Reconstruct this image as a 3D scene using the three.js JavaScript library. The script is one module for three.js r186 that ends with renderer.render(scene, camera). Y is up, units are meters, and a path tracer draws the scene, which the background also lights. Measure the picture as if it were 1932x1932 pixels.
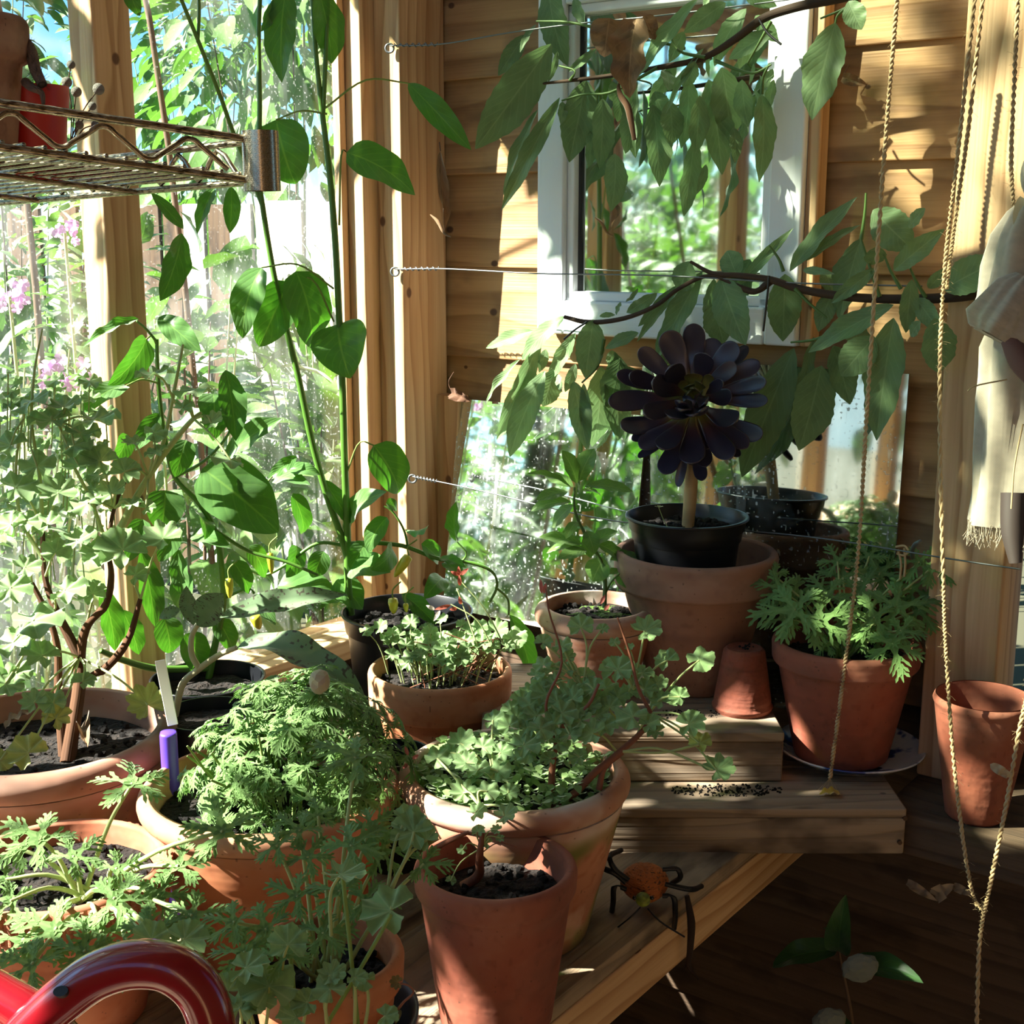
import * as THREE from 'three';
import { mergeGeometries, mergeVertices } from 'three/addons/utils/BufferGeometryUtils.js';
import { RoundedBoxGeometry } from 'three/addons/geometries/RoundedBoxGeometry.js';
import { Sky } from 'three/addons/objects/Sky.js';

// ------------------------------------------------------------------ camera, sky, sun, exposure
const V3 = THREE.Vector3, scene = new THREE.Scene();
const FOCAL = 2500, PITCH = THREE.MathUtils.degToRad(11.9), EYE = 1.55;
const camera = new THREE.PerspectiveCamera(2 * Math.atan(966 / FOCAL) * 180 / Math.PI, 1, 0.05, 80);
camera.position.set(0, EYE, 0);
camera.rotation.set(-PITCH, 0, 0);
const renderer = new THREE.WebGLRenderer();
renderer.toneMapping = THREE.LinearToneMapping;
renderer.toneMappingExposure = 1.25;
renderer.shadowMap.enabled = true;

const SUN_EL = THREE.MathUtils.degToRad(40);
const sunDir = new V3(-0.987 * Math.cos(SUN_EL), Math.sin(SUN_EL), 0.16 * Math.cos(SUN_EL)).normalize();
const sky = new Sky();
sky.scale.setScalar(60);
sky.material.uniforms.turbidity.value = 4;
sky.material.uniforms.rayleigh.value = 1.2;
sky.material.uniforms.mieCoefficient.value = 0.005;
sky.material.uniforms.mieDirectionalG.value = 0.7;
sky.material.uniforms.sunPosition.value.copy(sunDir);
scene.add(sky);
scene.environmentIntensity = 0.27;
const sun = new THREE.DirectionalLight(new THREE.Color(1.0, 0.93, 0.84), 31);
sun.position.copy(sunDir).multiplyScalar(20);
sun.castShadow = true;
sun.shadow.mapSize.set(4096, 4096);
Object.assign(sun.shadow.camera, { left: -6, right: 6, top: 6, bottom: -6, near: 0.5, far: 50 });
sun.shadow.radius = 1;
scene.add(sun, sun.target);

// ------------------------------------------------------------------ numbers, noise, pixels to places
function rng(seed) { let s = seed | 0; return () => { s = (s + 0x6d2b79f5) | 0; let t = Math.imul(s ^ (s >>> 15), 1 | s); t = (t + Math.imul(t ^ (t >>> 7), 61 | t)) ^ t; return ((t ^ (t >>> 14)) >>> 0) / 4294967296; }; }
const R = rng(20240917);
const rr = (a, b) => a + (b - a) * R(), lerp = (a, b, t) => a + (b - a) * t, clamp = (x, a = 0, b = 1) => Math.min(b, Math.max(a, x));
const sstep = (a, b, x) => { const t = clamp((x - a) / (b - a)); return t * t * (3 - 2 * t); };
const hash = (x, y, s) => { let h = Math.imul(x, 374761393) + Math.imul(y, 668265263) + Math.imul(s, 1274126177) | 0; h = Math.imul(h ^ (h >>> 13), 1274126177); return ((h ^ (h >>> 16)) >>> 0) / 4294967296; };
const mod = (a, n) => ((a % n) + n) % n;
function pnoise(x, y, px, py, s) {        // value noise that repeats after px, py cells
  const ix = Math.floor(x), iy = Math.floor(y), fx = x - ix, fy = y - iy, u = fx * fx * (3 - 2 * fx), v = fy * fy * (3 - 2 * fy);
  const h = (i, j) => hash(mod(i, px), mod(j, py), s);
  return lerp(lerp(h(ix, iy), h(ix + 1, iy), u), lerp(h(ix, iy + 1), h(ix + 1, iy + 1), u), v);
}
function fbm(x, y, px, py, s, o = 4) { let t = 0, a = 0.5, n = 0; for (let i = 0; i < o; i++) { t += a * pnoise(x, y, px, py, s + i * 17); n += a; a *= 0.5; x *= 2; y *= 2; px *= 2; py *= 2; } return t / n; }

const CP = Math.cos(PITCH), SP = Math.sin(PITCH);
const ray = (px, py) => { const u = (px - 966) / FOCAL, v = (966 - py) / FOCAL; return new V3(u, v * CP - SP, -(CP + v * SP)); };
const at = (px, py, d) => ray(px, py).multiplyScalar(d).add(camera.position);           // d: depth along the lens axis
const onY = (px, py, y) => { const r = ray(px, py); return r.multiplyScalar((y - EYE) / r.y).add(camera.position); };
// the greenhouse's own axes: a runs along the back wall away from the corner, b comes out of the back wall into the room
const TURN = -THREE.MathUtils.degToRad(36.4), AX = new V3(Math.cos(TURN), 0, -Math.sin(TURN)), BX = new V3(Math.sin(TURN), 0, Math.cos(TURN));
const CORNER = new V3(-0.2994, 0, -2.42);
const room = (a, b, y) => new V3(CORNER.x + AX.x * a + BX.x * b, y, CORNER.z + AX.z * a + BX.z * b);
const aOf = (p) => (p.x - CORNER.x) * AX.x + (p.z - CORNER.z) * AX.z, bOf = (p) => (p.x - CORNER.x) * BX.x + (p.z - CORNER.z) * BX.z;
const onB = (px, py, b) => { const r = ray(px, py), k = r.x * BX.x + r.z * BX.z; return r.multiplyScalar((b - bOf(camera.position)) / k).add(camera.position); };
const onA = (px, py, a) => { const r = ray(px, py), k = r.x * AX.x + r.z * AX.z; return r.multiplyScalar((a - aOf(camera.position)) / k).add(camera.position); };
const keepIn = (px, py, d, a = 0.235) => { const p = at(px, py, d); return aOf(p) < a ? onA(px, py, a) : p; };   // nothing inside may pass through the side glass
const depthOf = (p) => { const q = p.clone().sub(camera.position); return -(q.z * CP) - q.y * SP; };

// ------------------------------------------------------------------ things and parts
const taken = new Map();
const numbered = (n) => { const k = taken.get(n) ?? 0; taken.set(n, k + 1); return k ? n + '_' + String(k).padStart(3, '0') : n; };
function thing(name, label, category, group, pos, turn = 0) {
  const o = new THREE.Group(); o.name = numbered(name); o.userData = { label, category };
  if (group) o.userData.group = group;
  if (pos) o.position.copy(pos);
  o.rotation.y = turn; scene.add(o); return o;
}
function structure(name, label, pos, turn = 0) {
  const o = new THREE.Group(); o.name = name; o.userData = { label, category: name.split('_')[0], kind: 'structure' };
  if (pos) o.position.copy(pos);
  o.rotation.y = turn; scene.add(o); return o;
}
function part(parent, name, geo, mat, label) {
  const m = new THREE.Mesh(geo, mat); m.name = name; m.castShadow = m.receiveShadow = true;
  if (label) m.userData.label = label;
  parent.add(m); return m;
}
const stuff = (m) => { m.userData.kind = 'stuff'; return m; };
const local = (o, p) => { o.updateMatrixWorld(true); return o.worldToLocal(p.clone()); };
// things that need no frame of their own are built around a base point, so that their own position is where they stand
function based(name, label, category, group, base) { const t = thing(name, label, category, group, base); t.userData_base = undefined; delete t.userData_base; return t; }

// ------------------------------------------------------------------ textures
function tex(w, h, f, srgb = true) {
  const d = new Uint8Array(w * h * 4);
  for (let j = 0; j < h; j++) for (let i = 0; i < w; i++) { const c = f(i / w, j / h, i, j), k = (j * w + i) * 4; d[k] = clamp(c[0]) * 255; d[k + 1] = clamp(c[1]) * 255; d[k + 2] = clamp(c[2]) * 255; d[k + 3] = 255; }
  const t = new THREE.DataTexture(d, w, h); t.magFilter = t.minFilter = THREE.LinearFilter; t.wrapS = t.wrapT = THREE.RepeatWrapping;
  if (srgb) t.colorSpace = THREE.SRGBColorSpace;
  t.needsUpdate = true; return t;
}
const hex = (s) => [parseInt(s.slice(1, 3), 16) / 255, parseInt(s.slice(3, 5), 16) / 255, parseInt(s.slice(5, 7), 16) / 255];
const mixc = (a, b, t) => [lerp(a[0], b[0], t), lerp(a[1], b[1], t), lerp(a[2], b[2], t)];

// sawn softwood: u across the grain, v along it; the tile is 0.3 m by 1.2 m
function woodTextures({ light, dark, knot, seed, rings = 9, wear = 0, stain = 0, w = 512, h = 1024 }) {
  const L = hex(light), D = hex(dark), K = hex(knot), G = hex('#8d867a'), rs = rng(seed), knots = [];
  for (let i = 0; i < 5; i++) knots.push([rs(), rs(), 0.012 + 0.02 * rs()]);
  const height = new Float32Array(w * h);
  const map = tex(w, h, (u, v, i, j) => {
    let ux = u, kn = 0;
    for (const [kx, ky, r] of knots) {
      let dx = u - kx, dy = (v - ky) * 4; dx -= Math.round(dx); dy -= Math.round(dy / 4) * 4;
      const d = Math.hypot(dx * 1, dy * 0.32), f = Math.exp(-d * d / (r * r * 9));
      ux += Math.sign(dx || 1) * f * r * 1.1; kn = Math.max(kn, 1 - sstep(r * 0.55, r, Math.hypot(dx, dy * 0.75) * (1 + 0.25 * pnoise(u * 30, v * 90, 30, 90, 5))));
    }
    const warp = fbm(u * 3, v * 2, 3, 2, seed, 3) * 0.34 + fbm(u * 5, v * 9, 5, 9, seed + 9, 2) * 0.02;
    const q = (ux + warp) * rings, ring = q - Math.floor(q), late = Math.pow(ring, 2.6) * (1 - sstep(0.9, 1, ring));
    const fine = pnoise(u * 150, v * 14, 150, 14, seed + 3), streak = fbm(u * 40, v * 2, 40, 2, seed + 4, 3), blot = fbm(u * 4, v * 5, 4, 5, seed + 7, 3);
    let c = mixc(L, D, clamp(0.75 * late + 0.35 * (streak - 0.4) + 0.16 * (fine - 0.5)));
    c = mixc(c, D, clamp((blot - 0.52) * 1.1)); c = mixc(c, K, kn * 0.85);
    if (wear) c = mixc(c, G, clamp(wear * (0.35 + 1.3 * (fbm(u * 24, v * 5, 24, 5, seed + 11, 3) - 0.3))));
    if (stain) c = mixc(c, hex('#241a12'), clamp(stain * 2.4 * (fbm(u * 7, v * 16, 7, 16, seed + 13, 4) - 0.5)));
    height[j * w + i] = clamp(0.55 - 0.42 * late + 0.22 * (fine - 0.5) + 0.3 * (streak - 0.5) - kn * 0.1);
    return c;
  });
  const bump = tex(w, h, (u, v, i, j) => { const x = height[j * w + i]; return [x, x, x]; }, false);
  for (const t of [map, bump]) t.repeat.set(1 / 0.3, 1 / 1.2);
  return { map, bumpMap: bump };
}
const std = (o) => new THREE.MeshStandardMaterial(o), phy = (o) => new THREE.MeshPhysicalMaterial(o);
const lin = (s) => new THREE.Color(s);

const W_post = woodTextures({ light: '#d2b086', dark: '#976c44', knot: '#553520', seed: 31, rings: 11 });
const W_board = woodTextures({ light: '#b28d60', dark: '#7b5836', knot: '#452a18', seed: 57, rings: 6, stain: 0.35 });
const W_grey = woodTextures({ light: '#9c8468', dark: '#655240', knot: '#382a1f', seed: 83, rings: 8, wear: 0.5, stain: 0.75 });
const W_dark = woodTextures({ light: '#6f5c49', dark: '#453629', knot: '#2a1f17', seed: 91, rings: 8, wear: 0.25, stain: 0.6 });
const M = {};
M.post = std({ ...W_post, bumpScale: 0.0012, roughness: 0.62 });
M.board = std({ ...W_board, bumpScale: 0.0016, roughness: 0.75 });
M.grey = std({ ...W_grey, bumpScale: 0.003, roughness: 0.9 });
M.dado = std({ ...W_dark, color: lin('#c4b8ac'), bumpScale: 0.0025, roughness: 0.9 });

// boxes whose uv are metres, v along the grain
function timber(w, h, d, axis = 'y', r = 0.003, off) {
  const g = new RoundedBoxGeometry(w, h, d, 1, Math.min(r, w * 0.3, h * 0.3, d * 0.3)), p = g.attributes.position, n = g.attributes.normal, uv = g.attributes.uv;
  const ou = off ? off[0] : R() * 3, ov = off ? off[1] : R() * 5;
  for (let f = 0; f < p.count; f += 3) {
    let nx = 0, ny = 0, nz = 0;
    for (let k = 0; k < 3; k++) { nx += n.getX(f + k); ny += n.getY(f + k); nz += n.getZ(f + k); }
    const m = Math.abs(nx) > Math.abs(ny) && Math.abs(nx) > Math.abs(nz) ? 'x' : Math.abs(ny) > Math.abs(nz) ? 'y' : 'z';
    for (let k = 0; k < 3; k++) {
      const q = { x: p.getX(f + k), y: p.getY(f + k), z: p.getZ(f + k) }, ax = axis;
      const others = ['x', 'y', 'z'].filter((c) => c !== ax && c !== m);
      if (m === ax) { const o2 = ['x', 'y', 'z'].filter((c) => c !== ax); uv.setXY(f + k, q[o2[0]] * 0.6 + ou, q[o2[1]] * 0.6 + ov); } else uv.setXY(f + k, q[others[0]] + ou + (m === 'x' ? 0.13 : m === 'y' ? 0.29 : 0), q[ax] + ov);
    }
  }
  return g;
}
const moved = (g, x, y, z, rx = 0, ry = 0, rz = 0) => g.applyMatrix4(new THREE.Matrix4().compose(new V3(x, y, z), new THREE.Quaternion().setFromEuler(new THREE.Euler(rx, ry, rz)), new V3(1, 1, 1)));
const merge = (list) => mergeGeometries(list.map((g) => { const q = g.index ? g.toNonIndexed() : g; for (const k of Object.keys(q.attributes)) if (!['position', 'normal', 'uv'].includes(k)) q.deleteAttribute(k); return q; }));

// ------------------------------------------------------------------ the greenhouse
const glassRough = tex(512, 512, (u, v) => {
  const spots = sstep(0.80, 0.9, pnoise(u * 170, v * 170, 170, 170, 71)) * (0.35 + fbm(u * 6, v * 6, 6, 6, 72, 3)), run = sstep(0.62, 0.8, pnoise(u * 60, v * 3, 60, 3, 73)) * 0.3, film = sstep(0.42, 0.75, fbm(u * 4, v * 4, 4, 4, 74, 4)) * 0.32;
  const x = 0.1 + spots * 0.55 + run * 0.35 + film; return [x, x, x];
}, false);
glassRough.repeat.set(1 / 0.5, 1 / 0.5);
M.glass = phy({ color: lin('#f4f8f4'), transmission: 1, thickness: 0, roughness: 0.5, roughnessMap: glassRough, ior: 1.5 });
M.cleanGlass = phy({ color: lin('#f6faf6'), transmission: 1, thickness: 0, roughness: 0.02, ior: 1.5 });
M.bayGlass = std({ color: lin('#b9c2be'), metalness: 1, roughness: 0.04 });
M.roofGlass = phy({ color: lin('#b7bfae'), transmission: 1, thickness: 0, roughness: 0.34, roughnessMap: glassRough, ior: 1.5 });
M.lead = std({ color: lin('#54585a'), roughness: 0.6 });
function pane(w, h) { const g = new THREE.BoxGeometry(w, h, 0.004); const p = g.attributes.position, uv = g.attributes.uv; for (let i = 0; i < p.count; i++) uv.setXY(i, p.getX(i) + 3, p.getY(i) + 3); return g; }
const sheet = (w, h) => { const g = new THREE.PlaneGeometry(w, h), p = g.attributes.position, uv = g.attributes.uv, o = R() * 2; for (let i = 0; i < p.count; i++) uv.setXY(i, p.getX(i) + o, p.getY(i) + o); return g; };

const ROOM_A = 2.5, ROOM_B = 3.3, EAVE = 1.965, GLASS_A = 0.14;
{ // back wall: overlapping horizontal boards, each one a piece
  const w = structure('wall_back', 'honey coloured overlapping timber boards of the back wall', room(0, 0, 0), TURN);
  const joints = []; for (let y = 0.9; y < 2.75; y += 0.15) joints.push(y);
  joints.forEach((y, i) => {
    const x0 = 0.04, x1 = 1.12, len = x1 - x0, h = 0.168;
    const g = timber(len, h, 0.012, 'x', 0.002); const p = g.attributes.position;
    for (let k = 0; k < p.count; k++) { const t = p.getY(k) / h + 0.5; p.setZ(k, p.getZ(k) * (1.25 - 0.7 * t) + (1 - t) * 0.006 + 0.0015 * Math.sin(p.getX(k) * 7 + i * 2)); }
    g.computeVertexNormals();
    part(w, 'board', moved(g, (x0 + x1) / 2, y + h / 2 - 0.006, -0.012), M.board);
  });
  // darker boards under the ledge and under the bench
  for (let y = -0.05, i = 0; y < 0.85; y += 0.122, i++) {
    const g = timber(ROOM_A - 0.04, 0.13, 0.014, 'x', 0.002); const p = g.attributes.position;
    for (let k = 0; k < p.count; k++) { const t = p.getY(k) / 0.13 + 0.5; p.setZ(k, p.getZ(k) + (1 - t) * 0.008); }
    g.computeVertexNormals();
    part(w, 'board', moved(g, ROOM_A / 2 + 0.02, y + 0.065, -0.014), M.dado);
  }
  part(w, 'sheathing', moved(timber(1.14, 1.96, 0.02, 'y'), 0.57, 1.8, -0.045), M.dado);
  part(w, 'sheathing', moved(timber(ROOM_A, 0.9, 0.02, 'y'), ROOM_A / 2, 0.42, -0.045), M.dado);
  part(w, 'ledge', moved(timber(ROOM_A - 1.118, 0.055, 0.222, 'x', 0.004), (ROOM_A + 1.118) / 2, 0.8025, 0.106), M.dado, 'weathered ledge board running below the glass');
  part(w, 'top_plate', moved(timber(ROOM_A + 0.1, 0.12, 0.08, 'x'), ROOM_A / 2, 2.72, -0.02), M.post);
  // right-hand glazed bay
  const pw = structure('window_1', 'dusty glass bay with timber glazing bars beyond the right post', room(0, 0, 0), TURN);
  part(pw, 'glazing_bar', moved(timber(0.05, 1.86, 0.045, 'y'), 1.275, 1.76, 0.0), M.post);
  part(pw, 'glazing_bar', moved(timber(0.05, 1.86, 0.045, 'y'), 1.9, 1.76, 0.0), M.post);
  part(pw, 'glass_pane', moved(sheet(0.6, 1.84), 1.59, 1.76, -0.01), M.bayGlass, 'dusty reflecting pane');
  part(pw, 'glass_pane', moved(sheet(0.6, 1.84), 2.2, 1.76, -0.01), M.glass);
  const rp = structure('trim_1', 'upright square timber post with bold straight grain beside the glass bay', room(0, 0, 0), TURN);
  part(rp, 'post', moved(timber(0.096, 1.86, 0.085, 'y', 0.004, [0.1, 0.4]), 1.165, 1.76, 0.0445), M.post);
}
{ // left wall: glass between posts over a low timber wall
  const w = structure('wall_left', 'glazed side wall of timber posts and dusty glass', room(0, 0, 0), TURN);
  const posts = [[0.147 - 0.04, 0.08], [0.63, 0.06], [1.2, 0.06], [1.77, 0.06], [2.34, 0.06], [2.9, 0.06]];
  posts.forEach(([b, wd], i) => part(w, 'post', moved(timber(0.05, 1.15, wd, 'y', 0.003), i ? 0.172 : 0.158, 1.455, b), M.post));
  part(w, 'glazing_bead', moved(timber(0.016, 1.1, 0.014, 'y', 0.002), 0.142, 1.44, 0.155), M.post);
  part(w, 'sill', moved(timber(0.11, 0.035, ROOM_B, 'z'), 0.15, 0.87, ROOM_B / 2), M.post);
  part(w, 'eaves_plate', moved(timber(0.09, 0.07, ROOM_B, 'z'), 0.16, EAVE + 0.045, ROOM_B / 2), M.post);
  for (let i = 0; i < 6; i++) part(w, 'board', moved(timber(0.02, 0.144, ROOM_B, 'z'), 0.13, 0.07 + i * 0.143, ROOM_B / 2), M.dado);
  for (let i = 0; i < posts.length - 1; i++) { const b0 = posts[i][0], b1 = posts[i + 1][0]; part(w, 'glass_pane', moved(sheet(b1 - b0, EAVE - 0.88), GLASS_A, (EAVE + 0.88) / 2, (b0 + b1) / 2, 0, Math.PI / 2, 0), M.glass); }
  const cp = structure('trim_2', 'stout corner post of orange pine against the back wall', room(0, 0, 0), TURN);
  part(cp, 'post', moved(timber(0.07, 1.95, 0.112, 'y', 0.003, [0.33, 1.3]), 0.2, 1.75, 0.057), M.post);
}
{ // floor, far walls and glass roof close the room behind the camera
  const f = structure('floor', 'dark slabs of the greenhouse floor', room(0, 0, 0), TURN);
  M.slab = std({ color: lin('#5b564f'), roughness: 0.95 });
  for (let i = 0; i < 5; i++) for (let j = 0; j < 7; j++) part(f, 'slab', moved(timber(0.49, 0.04, 0.47, 'x', 0.004), 0.26 + i * 0.5, -0.02, 0.24 + j * 0.48), M.slab);
  const wr = structure('wall_right', 'boarded timber side wall opposite the glass', room(0, 0, 0), TURN);
  for (let i = 0; i < 17; i++) part(wr, 'board', moved(timber(0.02, 0.162, ROOM_B, 'z'), ROOM_A + 0.01, 0.08 + i * 0.16, ROOM_B / 2), M.board);
  const wf = structure('wall_front', 'boarded and glazed wall of the entrance side', room(0, 0, 0), TURN);
  for (let i = 0; i < 12; i++) part(wf, 'board', moved(timber(ROOM_A, 0.146, 0.02, 'x'), ROOM_A / 2, 0.07 + i * 0.145, ROOM_B), M.board);
  for (let i = 0; i < 5; i++) part(wf, 'post', moved(timber(0.06, 1.1, 0.06, 'y'), 0.17 + i * 0.57, 2.25, ROOM_B), M.post);
  part(wf, 'glass_pane', moved(sheet(ROOM_A - 0.15, 1.0), ROOM_A / 2 + 0.07, 2.25, ROOM_B + 0.01), M.cleanGlass);
  const c = structure('ceiling', 'sloping glass roof on timber rafters', room(0, 0, 0), TURN);
  const slope = Math.atan2(2.76 - 2.03, ROOM_A), len = Math.hypot(2.76 - 2.03, ROOM_A) + 0.1, roofY = (a) => 2.03 + (2.76 - 2.03) * a / ROOM_A, gl = 0.86;
  for (let i = 0; i < 6; i++) part(c, 'rafter', moved(timber(len, 0.07, 0.045, 'x'), ROOM_A / 2 + 0.06, 2.395, 0.05 + i * 0.64, 0, 0, slope), M.post);
  for (let i = 0; i < 5; i++) part(c, 'glass_pane', moved(sheet(gl / Math.cos(slope), 0.64).rotateX(-Math.PI / 2), 0.02 + gl / 2, roofY(0.02 + gl / 2) + 0.043, 0.37 + i * 0.64, 0, 0, slope), M.roofGlass);
  for (let i = 0; i < 12; i++) { const a0 = 0.02 + gl + 0.072 + i * 0.143; part(c, 'roof_board', moved(timber(0.148, 0.018, ROOM_B + 0.04, 'z'), a0, roofY(a0) + 0.05, ROOM_B / 2, 0, 0, slope), M.board); }
}

// ------------------------------------------------------------------ shapes shared by the things
function tube(pts, radii, seg = 7, per = 4, cap = true) {      // a tapering round stem through the points
  const c = new THREE.CatmullRomCurve3(pts, false, 'centripetal'), n = Math.max(2, (pts.length - 1) * per), fr = c.computeFrenetFrames(n, false);
  const pos = [], nor = [], uv = [], idx = [], len = c.getLength(), rad = (t) => { if (typeof radii === 'number') return radii; const x = t * (radii.length - 1), i = Math.min(radii.length - 2, Math.floor(x)); return lerp(radii[i], radii[i + 1], x - i); };
  for (let i = 0; i <= n; i++) {
    const t = i / n, p = c.getPoint(t), r = rad(t);
    for (let j = 0; j <= seg; j++) { const a = j / seg * Math.PI * 2, d = fr.normals[i].clone().multiplyScalar(Math.cos(a)).addScaledVector(fr.binormals[i], Math.sin(a)); pos.push(p.x + d.x * r, p.y + d.y * r, p.z + d.z * r); nor.push(d.x, d.y, d.z); uv.push(j / seg * 0.05, t * len); }
  }
  for (let i = 0; i < n; i++) for (let j = 0; j < seg; j++) { const a = i * (seg + 1) + j, b = a + seg + 1; idx.push(a, a + 1, b, b, a + 1, b + 1); }
  if (cap) for (const [i, s] of [[0, -1], [n, 1]]) { const p = c.getPoint(i / n), tg = fr.tangents[i], k = pos.length / 3; pos.push(p.x, p.y, p.z); nor.push(tg.x * s, tg.y * s, tg.z * s); uv.push(0, 0); for (let j = 0; j < seg; j++) { const a = i * (seg + 1) + j; s > 0 ? idx.push(k, a, a + 1) : idx.push(k, a + 1, a); } }
  const g = new THREE.BufferGeometry(); g.setAttribute('position', new THREE.Float32BufferAttribute(pos, 3)); g.setAttribute('normal', new THREE.Float32BufferAttribute(nor, 3)); g.setAttribute('uv', new THREE.Float32BufferAttribute(uv, 2)); g.setIndex(idx); return g;
}
const bow = (a, b, up, n = 3) => { const o = []; for (let i = 0; i <= n; i++) { const t = i / n; o.push(a.clone().lerp(b, t).add(new V3(0, up * 4 * t * (1 - t), 0))); } return o; };
function lathe(profile, seg = 48) {
  const g = new THREE.LatheGeometry(profile.map(([x, y]) => new THREE.Vector2(x, y)), seg), n = profile.length, uv = g.attributes.uv, L = [0];
  for (let i = 1; i < n; i++) L.push(L[i - 1] + Math.hypot(profile[i][0] - profile[i - 1][0], profile[i][1] - profile[i - 1][1]));
  for (let i = 0; i < uv.count; i++) uv.setY(i, L[i % n] / L[n - 1]);
  return g;
}
// flower pot: outside up, over the rim, inside down. band: height of the collar
function potProfile(D, h, base, { band = 0.2, out = 0.005, thick = 0.009, roll = false } = {}) {
  const R0 = base / 2, R1 = D / 2, hb = h * (1 - band), rb = lerp(R0, R1 - out, 1 - band * 0.8), p = [[0, 0.004], [R0 * 0.8, 0.0], [R0 - 0.004, 0], [R0, 0.004]];
  for (let i = 1; i <= 5; i++) p.push([lerp(R0, rb, i / 5), lerp(0.004, hb, i / 5)]);
  if (roll) { const k = h * band * 0.5, cy = h - k; for (let i = 0; i <= 8; i++) { const a = -Math.PI / 2 + i / 8 * Math.PI; p.push([R1 - k * 0.9 + k * 0.9 * Math.cos(a) + (i === 0 ? 0.001 : 0), cy + k * Math.sin(a)]); } p.push([R1 - k * 1.3, h - 0.001]); } else {
    p.push([R1 - 0.003, hb + 0.002], [R1 - 0.001, hb + 0.006], [R1, h - 0.007], [R1 - 0.0015, h - 0.0025], [R1 - 0.004, h], [R1 - thick + 0.003, h], [R1 - thick, h - 0.003]);
  }
  p.push([R1 - thick - 0.002, hb], [R0 - thick * 0.5, thick * 1.5], [0, thick]);
  return p;
}
function terraMaps({ base = '#b8663f', pale = '#d89a73', deep = '#8a4527', white = 0, green = 0, dark = 0, seed = 1, rim = [0.42, 0.6], w = 512, h = 384 }) {
  const B = hex(base), P = hex(pale), D = hex(deep), Wt = hex('#cdbdae'), G = hex('#5f6a2c'), K = hex('#2f2019');
  const map = tex(w, h, (u, v) => {
    const n = fbm(u * 6, v * 5, 6, 5, seed, 4), f = fbm(u * 60, v * 50, 60, 50, seed + 5, 2), s = fbm(u * 3, v * 40, 3, 40, seed + 8, 2);
    let c = mixc(B, P, clamp((n - 0.5) * 1.6)); c = mixc(c, D, clamp((0.47 - n) * 1.8 + (s - 0.55) * 0.8)); c = mixc(c, D, clamp((f - 0.62) * 1.2));
    const nearRim = sstep(rim[0] - 0.03, rim[0] + 0.02, v) * (1 - sstep(rim[1], rim[1] + 0.03, v));
    if (white) c = mixc(c, Wt, clamp(white * (nearRim * (fbm(u * 10, v * 14, 10, 14, seed + 21, 4) * 1.9 - 0.35) + 0.5 * sstep(0.58, 0.74, fbm(u * 9, v * 9, 9, 9, seed + 23, 4)))));
    if (green) c = mixc(c, G, clamp(green * (1 - nearRim) * (fbm(u * 7, v * 6, 7, 6, seed + 31, 4) * 2.6 - 0.75)));
    if (dark) c = mixc(c, K, clamp(dark * 2.2 * (fbm(u * 8, v * 9, 8, 9, seed + 41, 4) - 0.5)));
    if (pnoise(u * 220, v * 160, 220, 160, seed + 51) > 0.965) c = mixc(c, K, 0.5);
    return c;
  });
  return map;
}
const clayBump = tex(256, 256, (u, v) => { const x = 0.6 * fbm(u * 30, v * 30, 30, 30, 3, 3) + 0.4 * fbm(u * 3, v * 60, 3, 60, 4, 2); return [x, x, x]; }, false);
const clay = (o) => std({ map: terraMaps(o), bumpMap: clayBump, bumpScale: 0.0016, roughness: 0.88 });
const soilTex = tex(256, 256, (u, v) => { const n = fbm(u * 30, v * 30, 30, 30, 61, 3), q = pnoise(u * 90, v * 90, 90, 90, 62); return mixc(mixc(hex('#0e0a08'), hex('#281e17'), clamp(n * 1.5 - 0.35)), hex('#6b5d4e'), q > 0.955 ? 0.5 : 0); });
const soilBump = tex(256, 256, (u, v) => { const x = fbm(u * 30, v * 30, 30, 30, 61, 4); return [x, x, x]; }, false);
for (const t of [soilTex, soilBump]) t.repeat.set(8, 8);
M.soil = std({ map: soilTex, bumpMap: soilBump, bumpScale: 0.006, roughness: 1 });
function soilDisc(r, rough = 0.006, seed = 1) {
  const pos = [], uv = [], idx = [], nr = 12, na = 36;
  for (let i = 0; i <= nr; i++) for (let j = 0; j <= na; j++) { const q = r * i / nr, a = j / na * Math.PI * 2, x = q * Math.cos(a), z = q * Math.sin(a); pos.push(x, rough * (fbm(x * 60 + 50, z * 60 + 50, 999, 999, seed, 3) - 0.5) * 2 + rough * 0.6 * (1 - i / nr), z); uv.push(x + 1, z + 1); }
  for (let i = 0; i < nr; i++) for (let j = 0; j < na; j++) { const a = i * (na + 1) + j, b = a + na + 1; idx.push(a, a + 1, b, b, a + 1, b + 1); }
  const g = new THREE.BufferGeometry(); g.setAttribute('position', new THREE.Float32BufferAttribute(pos, 3)); g.setAttribute('uv', new THREE.Float32BufferAttribute(uv, 2)); g.setIndex(idx); g.computeVertexNormals(); return g;
}
function crumbs(r, n, size, seed) {        // loose crumbs lying on a disc of soil
  const q = rng(seed), list = [];
  for (let i = 0; i < n; i++) { const a = q() * 6.283, d = r * Math.sqrt(q()), s = size * (0.5 + q()); const g = new THREE.IcosahedronGeometry(s, 0); g.scale(1, 0.6 + 0.4 * q(), 0.7 + 0.5 * q()); list.push(moved(g, d * Math.cos(a), s * 0.3 + 0.002, d * Math.sin(a), q() * 3, q() * 3, 0)); }
  return merge(list);
}

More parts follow.
